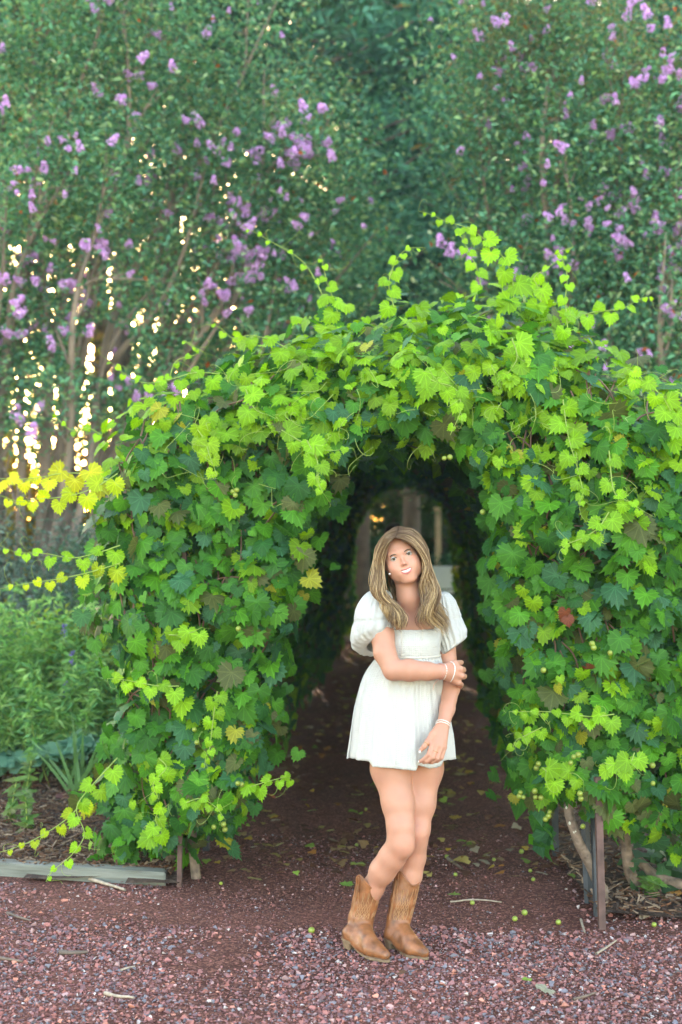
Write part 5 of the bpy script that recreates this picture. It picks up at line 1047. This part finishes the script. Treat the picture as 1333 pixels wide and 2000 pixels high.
for sd, GL in ((0, LG), (1, RG), (2, NG)):
    GU = [gd(g) for g in GL]
    for k in range(950 if sd < 2 else 260):
        w = rs.rand()**1.15*(len(GU)-1); i = min(int(w), len(GU)-2); t = w-i; path = GU[i]*(1-t)+GU[i+1]*t
        u = np.linspace(0, 1, 32)[:, None]; n_end = rs.randint(26, 33) if rs.rand() < 0.75 else rs.randint(20, 29)
        grp_ = int(w*3.2)+sd*40; gr_ = np.random.RandomState(grp_); ph = sd*2.0+w*1.1+0.25*gr_.randn(); f1 = 2.6+0.12*gr_.randn(); ph2 = rs.randn()*0.2
        amp = 0.016*np.clip((u-0.30)/0.35, 0, 1); wav = amp*np.concatenate([np.sin(f1*6.28*u+ph+ph2), 0.7*np.cos(f1*6.28*u+ph+ph2), 0*u], 1)
        jit = rs.randn(3)*0.0045*(0.25+u*1.6); jit2 = 0.003*np.sin(u*rs.uniform(6, 14)+rs.rand()*6)*rs.randn(3)
        path = (path+wav+jit+jit2*np.clip(u*3, 0, 1))[:n_end]; m_ = len(path); r = rs.uniform(0.0009, 0.0021)*np.clip(np.minimum(1, (1-np.linspace(0, 1, m_))*4+0.12), 0.1, 1)
        r = r*np.clip(0.35+np.linspace(0, 1, m_)*5, 0.35, 1)
        V, F = tube(path, r, 3); uu = np.repeat(np.linspace(0, 1, m_)*m_/32, 3)[:, None]
        root = np.array((0.10, 0.054, 0.028)); midc = np.array((0.21, 0.118, 0.056)); end = np.array((0.58, 0.39, 0.19)) if gr_.rand() < 0.5 else np.array((0.17, 0.10, 0.055))
        if rs.rand() < 0.22: midc = np.array((0.52, 0.35, 0.18))
        c = np.where(uu < 0.35, root+(midc-root)*uu/0.35, midc+(end-midc)*(uu-0.35)/0.65)*rs.uniform(0.75, 1.2); mb.add(V, F, c)
hair = child('hair', mb.mesh('hair', M_hair), person)
# scalp under the locks
n, mseg = 18, 28; th = np.linspace(0, math.pi*0.62, n); ph = np.arange(mseg)*2*math.pi/mseg
Vv = np.array([(72*math.sin(a)*math.cos(b), -16+84*math.sin(a)*math.sin(b), 22+73.5*math.cos(a)) for a in th for b in ph]); Vv[:, 1] = np.minimum(Vv[:, 1], 70-0*Vv[:, 1])
i = np.arange(n-1)[:, None]; j = np.arange(mseg)[None]; Fv = np.stack([i*mseg+j, i*mseg+(j+1) % mseg, (i+1)*mseg+(j+1) % mseg, (i+1)*mseg+j], -1).reshape(-1, 4)
ctr = Vv[Fv].mean(1); Fv = Fv[~((ctr[:, 1] > 30) & (ctr[:, 2] < 72))]
V = OH+(Vv*HS) @ MH.T; child('scalp', new_mesh('scalp', V, Fv, M_hair, True, vcol=np.tile((0.09, 0.058, 0.038), (len(V), 1))), hair)

# ---- dress
def loft(name, rings, nseg, m, disp, sub=6, par=person, zfun=None, thick=0.0018):
    """rings: (centre xyz, rx, ry, normal tilt about x, tilt about y)"""
    K = np.array([[*r[0], *r[1:]] for r in rings], float); K = catmull(K, (len(K)-1)*sub+1); n = len(K); th = np.arange(nseg+1)*2*math.pi/nseg-math.pi/2*3
    Vv = np.empty((n, nseg+1, 3)); UV = np.empty((n, nseg+1, 2)); s = 0
    for i in range(n):
        c = K[i, :3]; rx, ry, ta, tb = K[i, 3:7]; v = i/(n-1)
        if i: s += max(np.linalg.norm(c-K[i-1, :3]), abs(K[i, 3]-K[i-1, 3]))
        rr = 1+disp(th, v); x = rx*rr*np.cos(th); y = ry*rr*np.sin(th); z = y*math.sin(ta)+x*math.sin(tb)
        Vv[i, :, 0] = c[0]+x*math.cos(tb); Vv[i, :, 1] = c[1]+y*math.cos(ta); Vv[i, :, 2] = c[2]+z
        UV[i, :, 0] = th*0.12; UV[i, :, 1] = s
    if zfun: Vv = zfun(Vv, th)
    V = Vv.reshape(-1, 3); V = V+0.0012*vnoise(V*90)[:, None]
    i = np.arange(n-1)[:, None]; j = np.arange(nseg)[None]; k = nseg+1; Fv = np.stack([i*k+j, i*k+j+1, (i+1)*k+j+1, (i+1)*k+j], -1).reshape(-1, 4)
    o = child(name, new_mesh(name, V, Fv, m, True, uv=UV.reshape(-1, 2)), par); sm = o.modifiers.new('s', 'SOLIDIFY'); sm.thickness = thick; sm.offset = 0; return o
def skirt_disp(th, v):
    g = 0.018*np.cos(46*th+3*np.sin(5*th))*np.clip(1-v*1.6, 0, 1); a = 0.012+0.075*v
    return g+a*(0.45*np.cos(6*th+1.1)+0.35*np.cos(11*th+2.6+v)+0.25*np.cos(19*th+0.4-v))+0.012*v*vnoise(np.stack([th*3, v*4+0*th, 0*th], -1))
def hem(Vv, th):
    n = Vv.shape[0]; px = Vv[-1, :, 0]/Vv[-1, :, 1]*FPX+666.5; front_ = Vv[-1, :, 1] < YB
    hp = np.interp(px, [680, 722, 728, 770, 813, 817, 840, 862, 867, 892], [1486, 1488, 1497, 1500, 1504, 1494, 1502, 1499, 1489, 1487]); hp = np.where(front_, hp, 1482)
    zt = CH-(hp-1000)/FPX*(Vv[-1, :, 1]*0.5+YB*0.5-0.06*front_)
    top = Vv[0, :, 2]; old = Vv[-1, :, 2]; w = np.linspace(0, 1, n)[:, None]**1.0
    Vv[:, :, 2] += w*(zt-old)[None]
    st = np.clip((px-814)/3, 0, 1)*front_; Vv[:, :, 1] += (st*0.014)[None]*np.linspace(0.1, 1, n)[:, None]
    st2 = np.clip((726-px)/3, 0, 1)*front_; Vv[:, :, 1] += (st2*0.012)[None]*np.linspace(0, 1, n)[:, None]
    return Vv
sk = [(P(801, 1282, YB-.005), .117, .105, 0, 0), (P(796, 1296, YB), .134, .118, 0, 0), (P(788, 1325, YB), .152, .124, 0, 0), (P(785, 1360, YB), .166, .134, 0, 0), (P(785, 1400, YB), .181, .143, 0, 0), (P(786, 1450, YB), .194, .152, 0, 0), (P(786, 1490, YB), .201, .158, 0, 0)]
dress = loft('dress', sk, 420, M_dress, skirt_disp, 9, zfun=hem)
def bod_disp(th, v): return 0.007*np.cos(0*th+v*75+2*np.sin(2*th))*(np.sin(th) < 0.2)+0.05*np.exp(-((np.sin(th)+0.9)/0.5)**2)*np.sin(v*3.14)*np.abs(np.cos(th))
bo = [(P(803, 1227, YB-.005), .108, .083, 0, 0), (P(802, 1232, YB-.005), .113, .092, 0, 0), (P(802, 1250, YB-.008), .117, .108, 0, 0), (P(801, 1268, YB-.006), .118, .110, 0, 0), (P(801, 1284, YB-.005), .117, .103, 0, 0)]
def bz(Vv, th):                 # the back and the sides of the bodice rise to the shoulders
    n = Vv.shape[0]; w = (1-np.linspace(0, 1, n))[:, None]; up = np.where(Vv[0, :, 1] > YB+0.01, 0.09, 0.0)+0.07*np.clip((np.abs(np.cos(th))-0.80)/0.2, 0, 1); Vv[:, :, 2] += w*up[None]; return Vv
bodice = loft('bodice', bo, 260, M_dress, bod_disp, 8, par=dress, zfun=bz); bodice.location = (0, 0, 0)
M_trim = mat('dress_trim', (0.62, 0.57, 0.48), 0.9)
for pth in ([(825.5, 1229), (825, 1245), (824.5, 1262), (824, 1283)], [(783, 1229), (785, 1245), (786, 1262), (785, 1280)], [(864, 1236), (862, 1250), (860, 1262), (859, 1280)]):
    dep = [YB-.005-.108*math.sqrt(max(0.02, 1-((a-801)*.00194/.120)**2))-.006 for a, b in pth]; V, F = tube(catmull([P(a, b, d) for (a, b), d in zip(pth, dep)], 20), 0.0011*(1+0.5*np.sin(np.arange(20)*3.1)), 4); o = child('seam', new_mesh('seam', V, F, M_trim), person); 
th = np.linspace(math.pi*0.98, math.pi*2.02, 60); V, F = tube(np.stack([P(801, 1284, YB)[0]+.1195*np.cos(th), YB-.005+.107*np.sin(th), P(801, 1284, YB-.1)[2]+0*th], -1), 0.0022*(1+0.35*np.sin(np.arange(60)*2.2)), 5); child('waist_seam', new_mesh('waist_seam', V, F, M_trim), person)
def sl_disp(seed):
    def f(th, v):
        g = np.clip((v-0.5)/0.5, 0, 1)
        return (0.030+0.045*g)*np.cos(17*th+seed+2*np.sin(3*th))*np.clip(np.sin(v*3.3)+0.25*g+0.1, 0, 1)+0.035*vnoise(np.stack([np.cos(th)*2+seed, np.sin(th)*2, 0*th+v*5], -1))-0.05*np.exp(-((v-0.47)/0.025)**2)+0.05*np.exp(-((v-0.90)/0.06)**2)
    return f
s1 = [(P(744, 1153, 5.475), .012, .02, .1, 0), (P(741, 1157, 5.475), .040, .048, .1, 0), (P(737, 1170, 5.475), .060, .064, .1, 0), (P(733, 1190, 5.47), .073, .075, .05, 0), (P(731, 1207, 5.465), .076, .080, -.05, 0.05), (P(730, 1230, 5.465), .083, .086, -.2, .10), (P(729, 1250, 5.465), .083, .088, -.42, .15), (P(733, 1262, 5.462), .074, .080, -.55, .10), (P(741, 1264, 5.455), .057, .062, -.58, .05), (P(743, 1262, 5.455), .050, .054, -.58, .05)]
sl1 = loft('sleeve', s1, 200, M_dress, sl_disp(1.0), 8, par=dress); sl1.location = (0, 0, 0)
s2 = [(P(862, 1156, 5.575), .010, .02, 0, 0), (P(865, 1159, 5.575), .026, .04, 0, 0), (P(869, 1172, 5.575), .040, .055, 0, 0), (P(872, 1192, 5.575), .050, .064, 0, 0), (P(875, 1212, 5.575), .056, .070, 0, .15), (P(879, 1232, 5.572), .062, .074, -.05, .35), (P(884, 1248, 5.568), .064, .076, -.1, .55), (P(886, 1260, 5.565), .060, .070, -.1, .62), (P(886, 1264, 5.565), .058, .066, -.1, .62)]
sl2 = loft('sleeve', s2, 200, M_dress, sl_disp(4.0), 8, par=dress); sl2.location = (0, 0, 0)

# ---- boots
def boot(heel, toe, shaft, lab, seed):
    """heel, toe: ground points; shaft: list of (point, radius) from ankle to top"""
    f = (toe-heel); Lf = np.linalg.norm(f[:2]); f = np.array((f[0], f[1], 0))/Lf; sd = np.array((-f[1], f[0], 0)); z_ = np.array((0, 0, 1.0)); h0 = np.array((heel[0], heel[1], 0))
    def Q(u, s, z): return h0+f*(u*Lf)+sd*s+z_*z
    pts = [h0, Q(1, 0, 0)]+[p for p, r in shaft]; lo = np.min(pts, 0)-0.09; hi = np.max(pts, 0)+0.09; lo[2] = -0.02; hi[2] += 0.02; fd = Field(lo, hi, 0.003)
    ps = [p for p, r in shaft]; rr = [r for p, r in shaft]
    fd.cone(Q(.16, 0, .060), ps[0], .034, rr[0], 0.02); fd.cone(Q(.14, 0, .045), Q(.30, 0, .045), .033, .034, .012)
    fd.cone(ps[0]-z_*0.005, Q(.55, 0, .052), rr[0]*.93, .033, 0.02)
    for s in (-1, 1): fd.cone(Q(.35, s*.008, .030), Q(.66, s*.014, .028), .027, .027, .012); fd.cone(Q(.66, s*.013, .028), Q(.93, s*.003, .022), .0265, .013, .012)
    fd.cone(Q(.60, 0, .038), Q(.90, 0, .026), .030, .016, .015)
    fd.chain(ps, rr, 0.012)
    fd.cone(ps[-2], ps[-1]+(ps[-1]-ps[-2])*0.8, rr[-2]-.006, rr[-1]-.004, 0.002, 'sub') if False else None
    V, Fq = fd.nets()
    u = ((V-h0) @ f)/Lf; zs = np.where(u < .27, .038, np.clip(.038-(u-.27)*.15, .009, .038)); V[:, 2] = np.maximum(V[:, 2], np.minimum(zs, .04))
    # creases at the ankle, small wrinkles
    nrm_ = vnoise(np.column_stack([V[:, 0]*14, V[:, 1]*14, V[:, 2]*60+seed])); cr = np.exp(-((V[:, 2]-.115)/.035)**2)*0.004+0.0012; ax_ = V-(h0+f*0.06); ax_[:, 2] = 0; V = V+(ax_/(np.linalg.norm(ax_, axis=1)[:, None]+1e-6))*(nrm_*cr)[:, None]
    topc = ps[-1]; axd = ps[-1]-ps[-2]; axd /= np.linalg.norm(axd)
    def ztop(P_): 
        d = P_-topc; d[:, 2] = 0; d /= np.linalg.norm(d, axis=1)[:, None]+1e-6; s2_ = (d @ sd)**2; fr = (d @ f); return topc[2]-.018+.045*s2_**1.3-.006*np.clip(fr, 0, 1)
    ce = V[Fq].mean(1); keep = ce[:, 2] < ztop(ce.copy()); Fq = Fq[keep]; used = np.unique(Fq); mp = -np.ones(len(V), int); mp[used] = np.arange(len(used)); V = V[used]; Fq = mp[Fq]
    b = child('boot', new_mesh('boot', V, Fq, M_leather), person); b['label'] = lab
    # rim, piping and stitched flames on the shaft surface
    spl = np.array([[*p, r] for p, r in shaft]); spl = catmull(spl, 40)
    def onshaft(phi, v, off=0.0032):
        q = spl[min(39, max(0, int(v*39)))]; d = f*math.cos(phi)+sd*math.sin(phi); return q[:3]+d*(q[3]+off)
    ring = []
    for a in np.linspace(0, 2*math.pi, 49):
        d = f*math.cos(a)+sd*math.sin(a); q = topc+d*(rr[-1]); zt = topc[2]-.018+.045*(math.sin(a)**2)**1.3-.006*max(0, math.cos(a)); k = np.argmin(np.abs(spl[:, 2]-zt)); c = spl[k] if zt < topc[2] else np.array([*(topc+axd*(zt-topc[2])), rr[-1]]); ring.append([c[0]+d[0]*c[3], c[1]+d[1]*c[3], zt])
    V, F = tube(ring, 0.0032, 6); obj('rim', new_mesh('rim', V, F, M_leather), b)
    mbs = MB()
    for a0 in (-1.15, -0.78, -0.40, 0.40, 0.78, 1.15):
        for hgt, w in ((0.88, 0.20), (0.72, 0.15), (0.55, 0.11)):
            c_ = [onshaft(a0+w*math.sin(t*3.14*1.6)*(1 if a0 > 0 else -1)*(0.4+t), 0.30+(hgt-0.30)*t) for t in np.linspace(0, 1, 18)]; V, F = tube(catmull(c_, 24), 0.0013, 4); mbs.add(V, F)
            c_ = [onshaft(a0+(0.10+w*math.sin(t*3.14*1.3+0.7)*(0.6+t))*(-1 if a0 > 0 else 1), 0.33+(hgt-0.33)*t) for t in np.linspace(0, 1, 18)]; V, F = tube(catmull(c_, 24), 0.0013, 4); mbs.add(V, F)
    for a0 in (-1.57, 1.57, -1.68, 1.68): V, F = tube(catmull([onshaft(a0, v) for v in np.linspace(0.05, 0.98, 16)], 30), 0.0014, 4); mbs.add(V, F)
    st = obj('stitching', mbs.mesh('stitching', M_stitch), b); tag(st, kind='stuff')
    # pull straps
    for s in (-1, 1):
        a0 = s*1.57; mb = MB(); 
        for da in (-0.14, 0.14): V, F = tube(catmull([onshaft(a0+da, .80, .003), onshaft(a0+da, .93, .004), onshaft(a0+da*.8, 1.0, .004)+z_*.024], 8), .0026, 5); mb.add(V, F)
        obj('pull_strap', mb.mesh('pull_strap', M_leather), b)
    # sole and heel
    uu = np.array([0, .02, .08, .18, .30, .42, .55, .66, .76, .86, .94, .985, 1.0]); wd = np.array([.004, .018, .029, .031, .028, .028, .034, .039, .037, .028, .017, .008, .003])
    o_ = [(u_, w_) for u_, w_ in zip(uu, wd)]+[(u_, -w_) for u_, w_ in zip(uu[::-1], wd[::-1])]; zz = lambda u_: float(np.where(u_ < .27, .036, np.clip(.036-(u_-.27)*.15, .007, .036)))
    k = len(o_); Vt = [Q(u_*1.02-.01, w_*1.07, zz(u_)+.003) for u_, w_ in o_]; Vb = [Q(u_*1.02-.01, w_*1.07, zz(u_)-.006) for u_, w_ in o_]; n2_ = len(uu); Fs = [(i, (i+1) % k, k+(i+1) % k, k+i) for i in range(k)]
    for i in range(n2_-1): Fs += [(i, k-1-i, k-2-i, i+1), (k+i, k+i+1, k+k-2-i, k+k-1-i)]
    obj('sole', new_mesh('sole', Vt+Vb, np.array(Fs), M_sole, False), b)
    uu = [0, .02, .09, .20, .24]; wd = [.005, .018, .029, .031, .028]; o_ = [(u_, w_) for u_, w_ in zip(uu, wd)]+[(u_, -w_) for u_, w_ in zip(uu[::-1], wd[::-1])]; k = len(o_)
    Vt = [Q(u_, w_, .032) for u_, w_ in o_]; Vb = [Q(.02+u_*.88, w_*.85, 0) for u_, w_ in o_]; Fs = [(i, (i+1) % k, k+(i+1) % k, k+i) for i in range(k)]+[(0, 9, 8, 1), (1, 8, 7, 2), (2, 7, 6, 3), (3, 6, 5, 4)]+[(k+0, k+1, k+8, k+9), (k+1, k+2, k+7, k+8), (k+2, k+3, k+6, k+7), (k+3, k+4, k+5, k+6)]
    obj('heel', new_mesh('heel', Vt+Vb, np.array(Fs), M_sole, False), b)
    return b
hl, te = G(674, 1846), G(760, 1880)
boot(hl, te, [(P(705, 1808, 5.505), .044), (P(706, 1792, 5.51), .0475), (P(713, 1765, 5.51), .0485), (P(722, 1719, 5.50), .0515)], 'tan cowboy boot on the leg crossed in front', 1.0)
hl, te = G(756, 1847), G(835, 1875)
boot(hl, te, [(P(778, 1806, 5.50), .042), (P(781, 1788, 5.505), .045), (P(787, 1760, 5.505), .0475), (P(797, 1712, 5.515), .051)], 'tan cowboy boot on the rear leg', 5.0)

# ---- bracelets, rings, nails
def ringof(c, ax, r1, r2, rad, m, name, beads=0, wob=0.0):
    ax = np.asarray(ax, float); ax /= np.linalg.norm(ax); u = np.cross(ax, (0, 1, 0)); u /= np.linalg.norm(u); v = np.cross(ax, u); a = np.linspace(0, 2*math.pi, 61); pts = c+r1*np.cos(a)[:, None]*u+r2*np.sin(a)[:, None]*v+ax*(wob*np.sin(a*2))[:, None]
    rr = rad*(1+(0.45*np.sin(a*beads) if beads else 0*a)); V, F = tube(pts, rr, 5); return child(name, new_mesh(name, V, F, m), person)
axR = P(880, 1312, 5.40)-P(835, 1311, 5.365)
ringof(P(862, 1312, 5.386), axR, .030, .030, .0013, M_pinkcord, 'bracelet', 0, .004); ringof(P(866, 1312, 5.389), axR, .030, .030, .0014, M_bead, 'bracelet', 20, .002); ringof(P(859, 1312, 5.384), axR+np.array((0, 0, .01)), .031, .031, .0011, M_pinkcord, 'bracelet', 0, .005)
ringof(P(881, 1312, 5.398), axR+np.array((0, 0, -.008)), .037, .033, .0018, M_bead, 'bracelet', 24, .003)
axL = P(857, 1440, 5.36)-P(870, 1400, 5.42)
ringof(P(866, 1414, 5.392), axL+np.array((.012, 0, 0)), .0275, .026, .0019, M_bead, 'bracelet', 26, .001); ringof(P(865, 1418, 5.388), axL+np.array((.016, 0, 0)), .0275, .026, .0017, M_bead, 'bracelet', 26, .001)
V, F = tube(catmull([P(856, 1327, 5.36), P(848, 1338, 5.355), P(846, 1348, 5.36)], 10), .0008, 3); child('cord_end', new_mesh('cord_end', V, F, M_pinkcord), person)
ringof(P(841, 1467, 5.327), P(838, 1474, 5.318)-P(845.5, 1455, 5.335), .0112, .0112, .0010, M_gold, 'ring'); ringof(P(850, 1469, 5.321), P(846, 1479, 5.312)-P(854, 1457, 5.33), .0115, .0115, .0010, M_gold, 'ring'); ringof(P(833, 1453, 5.336), P(829, 1458, 5.332)-P(836, 1448, 5.34), .0115, .0115, .0010, M_gold, 'ring')
M_nail = mat('nail', (0.85, 0.78, 0.76), 0.2)
for c in ((820.5, 1468, 5.326), (819.5, 1487.5, 5.333)):
    V, F = box(P(*c), (.008, .005, .006)); child('nail', new_mesh('nail', V, F, M_nail), person)
print('person done')
